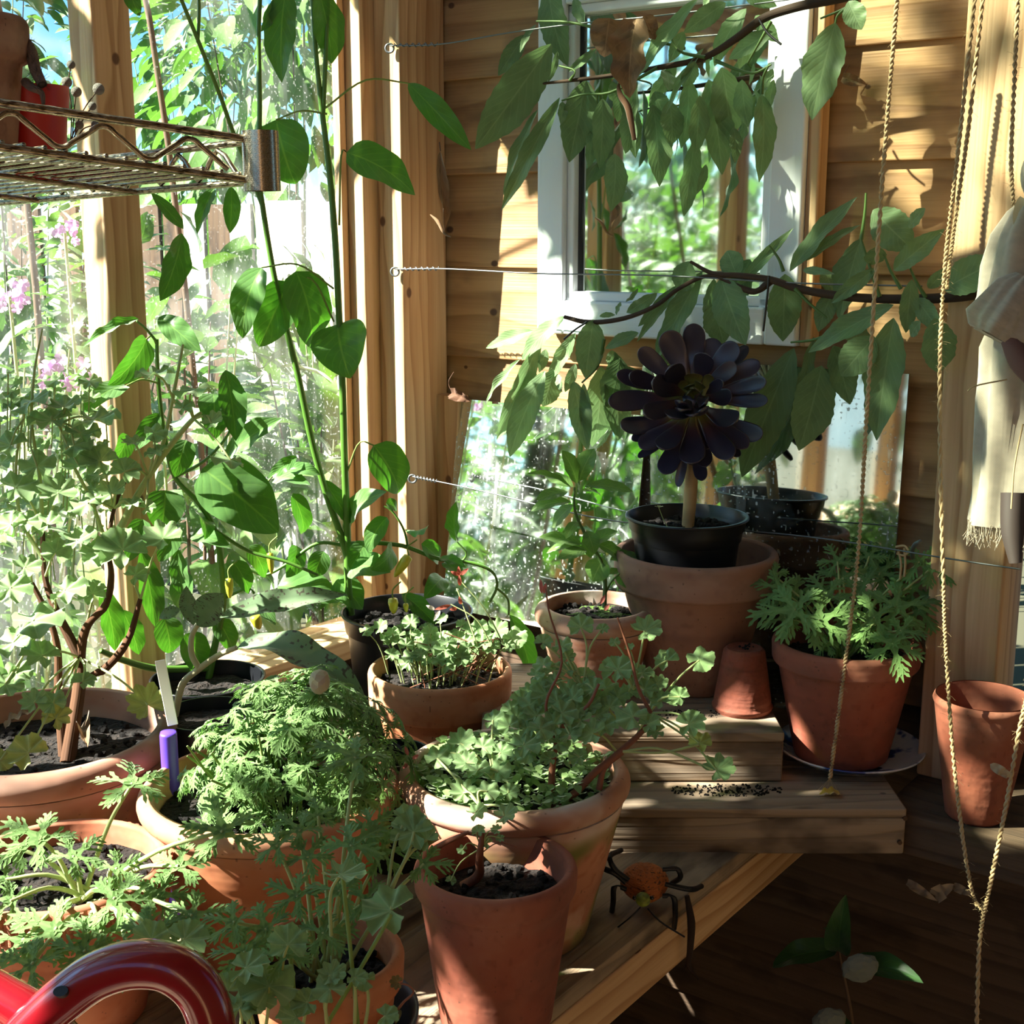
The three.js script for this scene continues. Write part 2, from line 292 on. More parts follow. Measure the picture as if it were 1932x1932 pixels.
// ---- leaves. A blade grows from the origin to (0, 1, 0) with its upper face towards +z
const prof = (p, q) => { const m = p / (p + q), k = Math.pow(m, p) * Math.pow(1 - m, q); return (t) => Math.pow(t, p) * Math.pow(1 - t, q) / k; };
const PEACH = prof(0.8, 0.95), OVATE = prof(0.5, 0.85), CITRUS = prof(0.85, 0.85), OBOVATE = prof(1.2, 0.45);
function blade({ pr = PEACH, W = 0.34, fold = 0.25, arch = 0.5, twist = 0, wave = 0.02, waves = 3, teeth = 0, nx = 4, ny = 12, ph = 0, tipcurl = 0 }) {
  const pos = [], uv = [], idx = [], cen = []; let cy = 0, cz = 0;
  for (let j = 0; j <= ny; j++) { const t = j / ny, f = arch * (t - 0.5) + tipcurl * Math.pow(t, 4); cen.push([cy, cz, f]); cy += Math.cos(f) / ny; cz -= Math.sin(f) / ny; }
  const ang = Math.atan2(cen[ny][1], cen[ny][0]), sc = 1 / Math.hypot(cen[ny][0], cen[ny][1]), ca = Math.cos(-ang), sa = Math.sin(-ang);
  for (let j = 0; j <= ny; j++) {
    const t = j / ny; let hw = Math.max(0.004, W / 2 * pr(clamp(t, 0.0001, 0.9999))); if (j && j < ny) hw *= 1 + (j % 2 ? teeth : -teeth);
    const [y0, z0, f] = cen[j], tw = twist * (t - 0.3), fl = Math.atan(fold);
    for (let i = 0; i <= nx; i++) {
      const s = i / nx * 2 - 1, as = Math.abs(s); let x = s * hw * Math.cos(fl), z = as * hw * Math.sin(fl) + wave * as * Math.sin(t * waves * 6.283 + ph + (s > 0 ? 1.3 : 0)) * Math.sin(t * 3.1416);
      const xr = x * Math.cos(tw) - z * Math.sin(tw), zr = x * Math.sin(tw) + z * Math.cos(tw);
      const yy = y0 + zr * Math.sin(f), zz = z0 + zr * Math.cos(f);
      pos.push(xr, (yy * ca - zz * sa) * sc, (yy * sa + zz * ca) * sc); uv.push(s * 0.5 + 0.5, t);
    }
  }
  for (let j = 0; j < ny; j++) for (let i = 0; i < nx; i++) { const a = j * (nx + 1) + i, b = a + nx + 1; idx.push(a, a + 1, b, b, a + 1, b + 1); }
  const g = new THREE.BufferGeometry(); g.setAttribute('position', new THREE.Float32BufferAttribute(pos, 3)); g.setAttribute('uv', new THREE.Float32BufferAttribute(uv, 2)); g.setIndex(idx); g.computeVertexNormals(); g.userData.W = W; return g;
}
// rounded, scalloped leaf with its stalk at the origin, upper face +z, sinus towards -y
function roundLeaf({ lobes = 7, depth = 0.1, teeth = 0.05, cup = 0.25, ruffle = 0.12, gap = 0.35, na = 42, nr = 4, ph = 0 }) {
  const pos = [0, 0, 0], uv = [0.5, 0.5], idx = [];
  for (let i = 1; i <= nr; i++) for (let j = 0; j <= na; j++) {
    const t = j / na, th = -Math.PI / 2 + gap + t * (6.2832 - 2 * gap), q = i / nr, L = Math.abs(Math.sin(t * lobes * Math.PI));
    const rad = (1 - depth * (1 - L) * q + teeth * q * (((j * 1) % 2) - 0.5)) * (0.9 + 0.1 * Math.sin(t * 3.14)) * q;
    pos.push(rad * Math.cos(th), rad * Math.sin(th) + 0.08 * q, cup * q * q * 0.6 + ruffle * q * q * Math.cos(t * lobes * 6.283 + ph)); uv.push(0.5 + rad * Math.cos(th) * 0.48, 0.5 + rad * Math.sin(th) * 0.48);
  }
  for (let j = 0; j < na; j++) idx.push(0, 1 + j, 2 + j);
  for (let i = 1; i < nr; i++) for (let j = 0; j < na; j++) { const a = 1 + (i - 1) * (na + 1) + j, b = a + na + 1; idx.push(a, b, a + 1, b, b + 1, a + 1); }
  const g = new THREE.BufferGeometry(); g.setAttribute('position', new THREE.Float32BufferAttribute(pos, 3)); g.setAttribute('uv', new THREE.Float32BufferAttribute(uv, 2)); g.setIndex(idx); g.computeVertexNormals(); return g;
}
// deeply cut scented-geranium leaf: lobes of toothed segments; stalk at the origin, upper face +z
function lacyLeaf({ lobes = 5, spread = 2.3, width = 0.085, segs = 4, seglen = 0.3, droop = 0.25, seed = 1, fine = 1, web = 0.3 }) {
  const q = rng(seed), pos = [], uv = [], idx = [], lift = (x, y) => { const r = Math.hypot(x, y); return -droop * r * r + 0.10 * Math.sin(5 * Math.atan2(x, y) + seed) * r; };
  const V = (x, y, e = 0) => { pos.push(x, y, lift(x, y) + e); uv.push(0.5 + x * 0.46, 0.5 + y * 0.46); return pos.length / 3 - 1; };
  function strip(x, y, a, len, w, n, toothy, curl) {
    let prev = null;
    for (let i = 0; i <= n; i++) {
      const t = i / n, b = a + curl * t, cx = x + Math.sin(a + curl * t * 0.5) * len * t, cy = y + Math.cos(a + curl * t * 0.5) * len * t, hw = w * (i === n ? 0.12 : (1 - 0.45 * t) * (toothy ? (i % 2 ? 1.45 : 0.75) : 1));
      const nx = Math.cos(b), ny = -Math.sin(b), row = [V(cx - nx * hw, cy - ny * hw, 0.25 * hw), V(cx, cy, -0.1 * w), V(cx + nx * hw, cy + ny * hw, 0.25 * hw)];
      if (prev) for (let k = 0; k < 2; k++) idx.push(prev[k], prev[k + 1], row[k], row[k], prev[k + 1], row[k + 1]);
      prev = row;
    }
  }
  for (let l = 0; l < lobes; l++) {
    const u = lobes > 1 ? l / (lobes - 1) * 2 - 1 : 0, a = u * spread, len = (1 - 0.28 * Math.abs(u)) * (0.92 + 0.16 * q()), curl = (q() - 0.5) * 0.35;
    strip(0, 0, a, len, width * (1 + web), 7, true, curl);
    for (let s = 0; s < segs; s++) for (const side of [-1, 1]) {
      const t = 0.34 + 0.58 * s / segs + 0.03 * q(), b = a + curl * t * 0.5;
      strip(Math.sin(b) * len * t, Math.cos(b) * len * t, a + curl * t + side * (0.75 + 0.2 * q()), len * seglen * (1.15 - 0.7 * t + 0.15 * (t < 0.45 ? 1 : 0)), width * 0.78, fine > 1 ? 4 : 3, fine > 1, side * -0.3);
    }
  }
  const g = new THREE.BufferGeometry(); g.setAttribute('position', new THREE.Float32BufferAttribute(pos, 3)); g.setAttribute('uv', new THREE.Float32BufferAttribute(uv, 2)); g.setIndex(idx); g.computeVertexNormals(); return g;
}
// leaf colours: green with the paler net of veins that the leaves show
function bladeTex(base, vein, { n = 9, slant = 0.5, strength = 0.6, mott = 0.35, seed = 1 } = {}) {
  const B = hex(base), Vn = hex(vein), D = mixc(B, [0, 0.02, 0], 0.35), bump = [];
  const map = tex(96, 192, (u, v) => {
    const d = Math.abs(u - 0.5), mid = 1 - sstep(0.008, 0.03, d), q = (v - d * slant) * n + (u > 0.5 ? 0.4 : 0), f = Math.abs(q - Math.round(q)) / n, side = (1 - sstep(0.003, 0.012, f)) * (1 - sstep(0.3, 0.48, d));
    const m = fbm(u * 5, v * 8, 5, 8, seed, 4); let c = mixc(B, D, clamp((m - 0.5) * 2 * mott)); c = mixc(c, mixc(B, Vn, 0.4), clamp((0.45 - m) * 1.2 * mott)); return mixc(c, Vn, strength * Math.max(mid, side * 0.45));
  });
  const bm = tex(96, 192, (u, v) => { const d = Math.abs(u - 0.5), q = (v - d * slant) * n + (u > 0.5 ? 0.4 : 0), f = Math.abs(q - Math.round(q)), x = 0.5 + 0.45 * sstep(0, 0.35, f) * sstep(0.01, 0.06, d) + 0.1 * pnoise(u * 40, v * 80, 40, 80, 8); return [x, x, x]; }, false);
  return { map, bumpMap: bm };
}
function palmTex(base, vein, { rays = 7, spread = 2.6, strength = 0.5, edge, seed = 1 } = {}) {
  const B = hex(base), Vn = hex(vein), D = mixc(B, [0, 0.02, 0], 0.3), E = edge ? hex(edge) : null;
  return { map: tex(128, 128, (u, v) => {
    const x = u - 0.5, y = v - 0.5, r = Math.hypot(x, y), a = Math.atan2(x, y), q = (a + spread) / (2 * spread) * (rays - 1), f = Math.abs(q - Math.round(q)) * (2 * spread / (rays - 1)) * r, ve = (1 - sstep(0.004, 0.016, f)) * (Math.abs(a) < spread + 0.2 ? 1 : 0);
    const m = fbm(u * 7, v * 7, 7, 7, seed, 4); let c = mixc(B, D, clamp((m - 0.48) * 1.2)); c = mixc(c, Vn, strength * ve); if (E) c = mixc(c, E, sstep(0.4, 0.48, r) * 0.7); return c;
  }) };
}
const leafMat = (maps, color, { coat = 0.3, cr = 0.35, thru = 0.4, bump = 0.0004 } = {}) => phy({ ...maps, color: lin(color), bumpScale: bump, roughness: 0.93, transmission: thru, thickness: 0, clearcoat: coat, clearcoatRoughness: cr, side: THREE.DoubleSide });

const tmpM = new THREE.Matrix4();
function aim(m, base, y, zHint, sx, sy, sz) {     // put a mesh with its y along y and its z as near to zHint as that allows
  const Y = y.clone().normalize(), X = Y.clone().cross(zHint); if (X.lengthSq() < 1e-8) X.set(1, 0, 0).cross(Y); X.normalize(); const Z = X.clone().cross(Y);
  m.position.copy(base); m.quaternion.setFromRotationMatrix(tmpM.makeBasis(X, Y, Z)); m.scale.set(sx, sy, sz); return m;
}
// a blade from base to tip (parent is unturned): width in metres
function addBlade(parent, geo, mat, base, tip, face, width, name = 'leaf') {
  const m = part(parent, name, geo, mat), d = tip.clone().sub(base), L = d.length();
  return aim(m, base.clone().sub(parent.position), d, face, width / geo.userData.W, L, L);
}
function addDisc(parent, geo, mat, centre, normal, up, radius, name = 'leaf') { const m = part(parent, name, geo, mat), n = normal.clone().normalize(), y = up.clone().addScaledVector(n, -up.dot(n)); return aim(m, centre.clone().sub(parent.position), y, n, radius, radius, radius); }
const addTube = (parent, name, pts, r, mat, seg, per) => part(parent, name, tube(pts.map((p) => p.clone().sub(parent.position)), r, seg, per), mat);
const pick = (l) => l[Math.floor(R() * l.length)];

// ------------------------------------------------------------------ bench, steps, mirrors
const BENCH = 0.783, STEP1 = 0.843, STEP2 = 0.914;
{
  const front = onY(1392, 1612, BENCH), aF = aOf(front);           // front edge of the bench lies along b
  const t = thing('potting_bench', 'long slatted softwood bench carrying the potted geraniums', 'bench', null, room(0, 0, 0), TURN);
  const b0 = 0.12, b1 = 2.1, mid = (b0 + b1) / 2, len = b1 - b0;
  const edges = [0.2, 0.345, 0.49, 0.635, 0.78];
  for (const e of edges) part(t, 'slat', moved(timber(0.125, 0.022, len, 'z', 0.003), e + 0.06, BENCH - 0.011, mid), M.grey);
  part(t, 'slat', moved(timber(aF - 0.9, 0.022, len, 'z', 0.003, [0.62, 0.2]), (aF + 0.9) / 2, BENCH - 0.011, mid), M.grey);
  part(t, 'front_rail', moved(timber(0.03, 0.06, len, 'z', 0.003, [0.2, 0.9]), aF - 0.015, BENCH - 0.053, mid), M.post);
  for (const b of [0.25, 1.1, 1.95]) { part(t, 'bearer', moved(timber(aF - 0.22, 0.06, 0.04, 'x'), (aF + 0.18) / 2, BENCH - 0.055, b), M.grey); part(t, 'leg', moved(timber(0.05, BENCH - 0.085, 0.05, 'y'), aF - 0.42, (BENCH - 0.085) / 2, b), M.grey); part(t, 'leg', moved(timber(0.05, BENCH - 0.085, 0.05, 'y'), 0.24, (BENCH - 0.085) / 2, b), M.grey); }
}
{
  const x1 = 0.496, x0 = -0.06;
  const t = thing('plank_step', 'weathered lower plank step overhanging the front of the bench', 'step', null, new V3(0, 0, 0));
  part(t, 'tread', moved(timber(x1 - x0, 0.013, 0.13, 'x', 0.003, [0.15, 0.3]), (x0 + x1) / 2, STEP1 - 0.0065, -1.55 - 0.065), M.grey);
  part(t, 'tread', moved(timber(x1 - 0.02 - x0, 0.013, 0.1, 'x', 0.003), (x0 + x1 - 0.02) / 2, STEP1 - 0.0065, -1.55 - 0.183), M.grey);
  part(t, 'riser', moved(timber(x1 - x0, 0.05, 0.03, 'x', 0.003, [0.45, 0.7]), (x0 + x1) / 2, BENCH - 0.004 + 0.026, -1.55 - 0.017), M.grey);
  M.nail = std({ color: lin('#4b3a30'), roughness: 0.6, metalness: 0.7 });
  for (const [px, py] of [[1705, 1540], [1698, 1590]]) { const p = at(px, py, depthOf(new V3(0.48, 0.81, -1.552))); part(t, 'nail', moved(new THREE.CylinderGeometry(0.003, 0.003, 0.004, 10), p.x, p.y, -1.551, Math.PI / 2), M.nail); }
  part(t, 'bearer', moved(timber(0.03, 0.044, 0.22, 'z'), 0.3, STEP1 - 0.037, -1.7), M.dado);
  part(t, 'bearer', moved(timber(0.03, 0.044, 0.22, 'z'), 0.0, STEP1 - 0.037, -1.7), M.dado);
  const u = thing('plank_step', 'raised upper plank step with dark flaking front, under the terracotta pots', 'step', null, new V3(0, 0, 0));
  const ux = 0.355, u0 = -0.04;
  part(u, 'tread', moved(timber(ux - u0, 0.014, 0.15, 'x', 0.003, [0.9, 0.1]), (u0 + ux) / 2, STEP2 - 0.007, -1.628 - 0.075), M.grey);
  part(u, 'tread', moved(timber(ux - u0 - 0.02, 0.014, 0.13, 'x', 0.003), (u0 + ux - 0.02) / 2, STEP2 - 0.007, -1.628 - 0.22), M.grey);
  part(u, 'riser', moved(timber(ux - u0, 0.056, 0.025, 'x', 0.003, [0.7, 2.2]), (u0 + ux) / 2, STEP1 + 0.029, -1.63 - 0.014), M.grey);
  for (const x of [0.0, 0.31]) part(u, 'bearer', moved(timber(0.03, 0.055, 0.2, 'z'), x, STEP1 + 0.0285, -1.77), M.dado);
}
// mirrors: silvered glass with splashes and dust on it
const dustMap = tex(512, 512, (u, v) => { const s = sstep(0.8, 0.9, pnoise(u * 130, v * 130, 130, 130, 171)), f = sstep(0.55, 0.75, fbm(u * 4, v * 4, 4, 4, 173, 4)), r = sstep(0.72, 0.86, pnoise(u * 70, v * 3, 70, 3, 174)); const x = 1 - clamp(s * (0.25 + 0.65 * f) + 0.2 * f * fbm(u * 60, v * 60, 60, 60, 175, 2) + 0.22 * r * f); return [x, x, x]; }, false);
dustMap.repeat.set(1 / 0.45, 1 / 0.45);
const lightDust = tex(512, 512, (u, v) => { const s = sstep(0.87, 0.93, pnoise(u * 110, v * 110, 110, 110, 181)), f = sstep(0.5, 0.8, fbm(u * 3, v * 3, 3, 3, 183, 4)); const x = 1 - clamp(0.4 * s * f + 0.34 * f * (0.7 + 0.6 * fbm(u * 40, v * 40, 40, 40, 187, 2))); return [x, x, x]; }, false);
lightDust.repeat.set(1 / 0.6, 1 / 0.6);
M.mirrorDusty = std({ color: lin('#c9d2cf'), metalness: 1, metalnessMap: dustMap, roughness: 0.035 });
M.mirror = std({ color: lin('#c3ccc8'), metalness: 1, metalnessMap: lightDust, roughness: 0.03 });
M.bayGlass.metalnessMap = dustMap;
M.mirrorBack = std({ color: lin('#6a5a4a'), roughness: 0.9 });
function mirror(name, label, a0, a1, y0, y1, bTop, lean, mat) {
  const h = (y1 - y0) / Math.cos(lean), w = a1 - a0, base = room((a0 + a1) / 2, bTop + Math.tan(lean) * (y1 - y0), y0);
  const t = thing(name, label, 'mirror', null, base, TURN);
  const g = moved(sheet(w, h), 0, h / 2, 0.0021); const k = moved(new THREE.BoxGeometry(w, h, 0.004), 0, h / 2, 0);
  part(t, 'mirror_face', g.applyMatrix4(new THREE.Matrix4().makeRotationX(-lean)), mat); part(t, 'backing', k.applyMatrix4(new THREE.Matrix4().makeRotationX(-lean)), M.mirrorBack); return t;
}
{
  const tl = onB(868, 752, 0.02), tr = onB(1222, 775, 0.02);
  mirror('leaning_mirror', 'splashed frameless mirror sheet leaning beside the corner post', aOf(tl), aOf(tr), 0.92, tl.y, 0.02, 0.14, M.mirrorDusty);
  const rl = onB(1214, 690, 0.012), r2 = onB(1716, 705, 0.012);
  mirror('leaning_mirror', 'spotted frameless mirror sheet behind the dark rosette succulent', aOf(rl), aOf(r2), 0.86, onB(1500, 692, 0.012).y, 0.012, 0.04, M.mirrorDusty);
}
{ // white framed mirror window on the boards
  const bl = onB(1011, 628, 0.045), br = onB(1500, 655, 0.045), a0 = aOf(bl), a1 = aOf(br), y0 = (bl.y + br.y) / 2, y1 = onB(1085, -62, 0.045).y, w = a1 - a0, h = y1 - y0;
  const t = thing('white_framed_window', 'white painted window frame with reflecting glass hung on the boards', 'window', null, room((a0 + a1) / 2, 0.004, y0), TURN);
  M.white = std({ color: lin('#e4e9ec'), roughness: 0.45, bumpMap: W_grey.bumpMap, bumpScale: 0.0008 });
  M.gasket = std({ color: lin('#2c2f30'), roughness: 0.6 });
  const fw = 0.05, d = 0.04;
  const rail = (nm, gw, gh, x, y, ax) => { part(t, nm, moved(timber(gw, gh, d, ax, 0.004), x, y, d / 2), M.white); };
  rail('stile', fw, h, -w / 2 + fw / 2, h / 2, 'y'); rail('stile', fw, h, w / 2 - fw / 2, h / 2, 'y');
  rail('bottom_rail', w - 2 * fw, fw * 1.05, 0, fw * 0.525, 'x'); rail('top_rail', w - 2 * fw, fw, 0, h - fw / 2, 'x');
  for (const s of [-1, 1]) part(t, 'bead', moved(timber(0.014, h - 2 * fw, 0.022, 'y', 0.003), s * (w / 2 - fw - 0.007), h / 2, 0.02), M.white);
  part(t, 'bead', moved(timber(w - 2 * fw, 0.014, 0.022, 'x', 0.003), 0, fw * 1.05 + 0.007, 0.02), M.white);
  part(t, 'bead', moved(timber(w - 2 * fw, 0.014, 0.022, 'x', 0.003), 0, h - fw - 0.007, 0.02), M.white);
  for (const s of [-1, 1]) part(t, 'gasket', moved(new THREE.BoxGeometry(0.004, h - 2 * fw, 0.006), s * (w / 2 - fw - 0.016), h / 2, 0.016), M.gasket);
  part(t, 'reflecting_pane', moved(sheet(w - 2 * fw, h - 2 * fw), 0, h / 2, 0.014), M.mirror, 'mirror-like glass reflecting the garden');
  part(t, 'backing', moved(new THREE.BoxGeometry(w - 0.01, h - 0.01, 0.006), 0, h / 2, 0.005), M.white);
  part(t, 'side_batten', moved(timber(0.018, h, 0.03, 'y'), w / 2 + 0.009, h / 2, 0.015), M.post, 'raw wood batten along the frame');
}
{ // lower stud beside the corner post
  const s = structure('trim_3', 'knotty lower stud standing next to the corner post', room(0, 0, 0), TURN);
  part(s, 'stud', moved(timber(0.05, 0.5, 0.03, 'y', 0.003, [0.5, 2.1]), 0.257, 1.03, 0.016), M.post);
}

// ------------------------------------------------------------------ pots (all clay pots are thrown from one profile)
const clayA = clay({ seed: 11, base: '#a35f42', white: 0.25, dark: 0.35 }), clayB = clay({ seed: 12, base: '#8c4a36', pale: '#a66a50', deep: '#683424', dark: 0.3, white: 0.12 }), clayC = clay({ seed: 13, base: '#9a6248', white: 0.75, green: 1.9, dark: 0.2 });
const clayD = clay({ seed: 14, base: '#b06c44', pale: '#cf9a6c', white: 0.35, dark: 0.2 }), clayE = clay({ seed: 15, base: '#8d6450', pale: '#a8826c', white: 0.3, dark: 0.6, deep: '#66443a' }), clayF = clay({ seed: 16, base: '#9b6a52', white: 0.6, dark: 0.4 });
const clayG = clay({ seed: 17, base: '#94604a', white: 0.45, green: 0.9, dark: 0.9 });
M.blackPlastic = std({ color: lin('#14161a'), roughness: 0.32 }); M.greyPlastic = std({ color: lin('#4b545f'), roughness: 0.4 });
function pot(t, D, h, base, mat, o = {}, soilY = 0.82) {        // pot and soil as parts of a potted plant standing at the group's origin
  const p = part(t, 'pot', lathe(potProfile(D, h, base, o), 56), mat);
  if (soilY) { const th = (o.thick ?? 0.009), rs = lerp(base / 2, D / 2, soilY) - th * 0.9; const s = part(t, 'soil', soilDisc(rs, 0.005, Math.floor(D * 1e4)), M.soil); s.position.y = h * soilY; stuffCrumbs(s, rs); }
  return p;
}
function stuffCrumbs(s, r) { const c = part(s, 'crumbs', crumbs(r * 0.95, Math.floor(140 * r / 0.1), 0.0035, Math.floor(r * 1e5)), M.soil); stuff(c); }
function potAt(name, label, category, group, cx, cy, depth, standY) { const rim = at(cx, cy, depth), t = thing(name, label, category, group, new V3(rim.x, standY, rim.z)); t.userData.rimY = rim.y - standY; const h = rim.y - standY; delete t.userData.rimY; return [t, h, rim]; }

// ------------------------------------------------------------------ pots and plants on the steps
const UP = new V3(0, 1, 0), toCam = (p) => camera.position.clone().sub(p).normalize();
const imgDir = (deg) => { const a = deg * Math.PI / 180; return new V3(Math.sin(a), Math.cos(a) * CP, Math.cos(a) * -SP * -1); };   // a direction as it looks in the photograph, 0 up, 90 right
M.stemGreen = leafMat({}, '#7f9a4a', { coat: 0.2, thru: 0.1 }); M.stemPale = leafMat({}, '#a9b878', { coat: 0.1, thru: 0.1 }); M.stemDark = std({ color: lin('#4a6a2c'), roughness: 0.5 });
M.bark = std({ color: lin('#6b5138'), map: W_dark.map, roughness: 0.9 }); M.twig = std({ color: lin('#5a4634'), roughness: 0.85 });

// thick spoon-shaped succulent leaf from the origin to (0, 1, 0), upper face +z
function spoon(W = 0.42, T = 0.09, arch = 0.5, ny = 18, nx = 12) {
  const pos = [], uv = [], idx = [], hw = (t) => W / 2 * (0.34 + 0.66 * sstep(0.1, 0.72, t)) * (t > 0.8 ? Math.sqrt(Math.max(0, 1 - Math.pow((t - 0.8) / 0.2, 2))) : 1);
  for (let j = 0; j <= ny; j++) {
    const t = Math.sin(j / ny * Math.PI / 2), w = Math.max(0.002, hw(t)), th = T / 2 * (1 - 0.5 * t) * (j === ny ? 0.05 : 1), z0 = arch * -0.16 * Math.sin(t * Math.PI) + arch * 0.06 * t * t;
    for (let i = 0; i <= nx; i++) { const a = i / nx * 6.2832, x = w * Math.cos(a), s = Math.sin(a); pos.push(x, t, z0 + th * s + 0.35 * w * Math.pow(x / w, 2) * 0.5); uv.push(0.5 + 0.5 * Math.cos(a), t); }
  }
  for (let j = 0; j < ny; j++) for (let i = 0; i < nx; i++) { const a = j * (nx + 1) + i, b = a + nx + 1; idx.push(a, b, a + 1, b, b + 1, a + 1); }
  const g = new THREE.BufferGeometry(); g.setAttribute('position', new THREE.Float32BufferAttribute(pos, 3)); g.setAttribute('uv', new THREE.Float32BufferAttribute(uv, 2)); g.setIndex(idx); g.computeVertexNormals(); g.userData.W = W; return g;
}
const [aeoPot, aeoH] = potAt('terracotta_pot', 'large terracotta pot with chipped rim holding the black plastic pot', 'pot', null, 1313, 1037, 1.87, STEP2);
pot(aeoPot, 0.231, aeoH, 0.132, clayE, { band: 0.26, out: 0.004, thick: 0.013 }, 0);
{
  const rim = at(1296, 972, 1.862), base = STEP2 + 0.016, t = thing('potted_aeonium', 'dark purple rosette succulent on a bare stem in a black plastic pot', 'potted plant', null, new V3(rim.x, base, rim.z)), h = rim.y - base;
  part(t, 'pot', lathe([[0, 0.002], [0.05, 0], [0.052, 0.003], [0.074, h - 0.035], [0.0765, h - 0.033], [0.0785, h - 0.02], [0.081, h - 0.018], [0.083, h - 0.004], [0.0865, h - 0.003], [0.0865, h], [0.0815, h], [0.0795, h - 0.015], [0.077, h - 0.017], [0.0745, h - 0.03], [0.05, 0.006], [0, 0.005]], 56), M.blackPlastic);
  const s = part(t, 'soil', soilDisc(0.076, 0.007, 5), M.soil); s.position.y = h - 0.022; stuff(part(s, 'crumbs', crumbs(0.066, 170, 0.005, 8), M.soil));
  const H = (x, y) => [1130 + x * 0.176, 600 + y * 0.176], d0 = 1.85, cx = 1000, cy = 810;
  const stemB = rim.clone().setY(rim.y - 0.025), head = at(...H(1005, 1060), d0 + 0.016);
  const sb = at(1297, 1003, 1.86); sb.y = Math.max(sb.y, rim.y - 0.025);
  M.aeoStem = std({ color: lin('#9b7d52'), map: soilTex, roughness: 0.8 }); M.aeoStem.map = tex(64, 128, (u, v) => mixc(hex('#b89a66'), hex('#6d5432'), clamp(fbm(u * 8, v * 24, 8, 24, 5, 3) * 2 - 0.55))); M.aeoStem.color.set('#ffffff');
  addTube(t, 'stem', [sb, sb.clone().lerp(head, 0.4).add(new V3(0.002, 0, 0)), head], [0.0085, 0.0095, 0.009], M.aeoStem, 12, 6);
  const aeoMap = tex(64, 128, (u, v) => { const e = Math.abs(u - 0.5) * 2; let c = mixc(hex('#6a6a2e'), hex('#42242a'), sstep(0.1, 0.38, v)); c = mixc(c, hex('#2a2639'), sstep(0.28, 0.6, v)); return mixc(c, hex('#5b4a58'), sstep(0.93, 1, e) * 0.4 + 0.08 * fbm(u * 6, v * 12, 6, 12, 4, 3)); });
  M.aeo = phy({ map: aeoMap, roughness: 0.36, clearcoat: 0.6, clearcoatRoughness: 0.28 }); M.aeoGreen = phy({ map: tex(32, 64, (u, v) => mixc(hex('#7d8440'), hex('#4f4a2a'), v * v + 0.2 * fbm(u * 5, v * 9, 5, 9, 7, 3))), roughness: 0.4 });
  const G = [spoon(0.42, 0.09, 0.5), spoon(0.42, 0.1, 0.8), spoon(0.42, 0.08, 0.25)];
  const L = [[720, 140, 930, 560, 230, 0], [1020, 60, 990, 580, 215, 0], [1250, 225, 1130, 520, 200, 0.02], [1475, 270, 1200, 620, 195, 0], [1590, 320, 1350, 500, 130, 0.03], [430, 330, 690, 600, 170, 0], [185, 600, 600, 700, 150, 0.01], [310, 610, 680, 690, 155, 0], [560, 690, 880, 800, 195, -0.02], [750, 510, 910, 770, 205, -0.02], [1150, 370, 1080, 650, 195, -0.02], [1470, 490, 1200, 740, 155, -0.01], [1720, 480, 1330, 690, 165, 0.01], [1805, 680, 1330, 770, 150, -0.01], [1340, 690, 1180, 830, 115, -0.02], [1430, 850, 1230, 860, 160, 0.01], [1815, 890, 1330, 930, 135, 0], [95, 905, 740, 870, 195, -0.01], [470, 1050, 870, 880, 185, -0.03], [230, 1190, 620, 1040, 195, 0.0], [770, 1080, 970, 910, 205, -0.035], [1490, 1120, 1230, 920, 205, -0.03], [1750, 1290, 1430, 1010, 195, -0.01], [1600, 1390, 1230, 1030, 175, -0.01], [1420, 1520, 1120, 1030, 205, -0.025], [1510, 1490, 1350, 1200, 110, 0.01], [440, 1400, 760, 1110, 185, 0.0], [660, 1420, 870, 1090, 205, -0.02], [1000, 1590, 1000, 980, 235, -0.03], [1150, 1600, 1070, 1300, 160, -0.005], [690, 1680, 870, 1250, 195, 0.0], [1180, 1410, 1070, 1090, 160, 0.015], [350, 1310, 570, 1240, 115, 0.02], [420, 1500, 580, 1400, 85, 0.02], [1110, 1750, 1030, 1580, 125, 0.0], [850, 1810, 900, 1480, 90, 0.005], [880, 1010, 960, 900, 150, -0.045], [1120, 1020, 1050, 900, 150, -0.045], [1010, 1060, 1005, 900, 140, -0.05], [1160, 920, 1060, 870, 130, -0.04], [860, 930, 950, 870, 130, -0.04]];
  part(t, 'crown', new THREE.SphereGeometry(0.02, 18, 14), M.aeo).position.copy(at(...H(1002, 900), d0 - 0.004).sub(t.position));
  L.forEach(([tx, ty, bx, by, w, dz], i) => {
    const r = Math.hypot(tx - cx, ty - cy) / 1000, low = ty > 1050, bb = at(...H(lerp(bx, cx, 0.72), lerp(by, low ? 960 : cy + 20, low ? 0.5 : 0.72)), d0 + (low ? -0.004 : -0.006)), tp = at(...H(tx, ty), d0 + dz - 0.05 * Math.sqrt(Math.max(0, 1 - r * r)) + (ty < 500 ? 0.02 : 0));
    const axis = toCam(tp).add(new V3(-0.1, low ? 0.5 : 0.15, 0)).normalize(), m = addBlade(t, G[i % 3], M.aeo, bb, tp, axis, w * 0.205 / FOCAL * d0);
  });
  for (const [tx, ty, bx, by, w, dz] of [[1015, 590, 1010, 790, 190, -0.045], [880, 670, 960, 820, 110, -0.045], [1100, 690, 1030, 800, 130, -0.055], [960, 710, 1000, 830, 120, -0.06], [1190, 600, 1120, 830, 110, -0.045], [1060, 760, 1000, 840, 100, -0.065], [950, 790, 1010, 850, 90, -0.066], [1010, 740, 1005, 840, 80, -0.07]]) addBlade(t, G[1], M.aeoGreen, at(...H(bx, by), d0 - 0.03), at(...H(tx, ty), d0 + dz), toCam(head), w * 0.176 / FOCAL * d0);
  const sd = at(1243, 958, 1.84), sl = blade({ pr: OBOVATE, W: 0.7, nx: 4, ny: 6 }); M.seedling = leafMat({}, '#b9c27a');
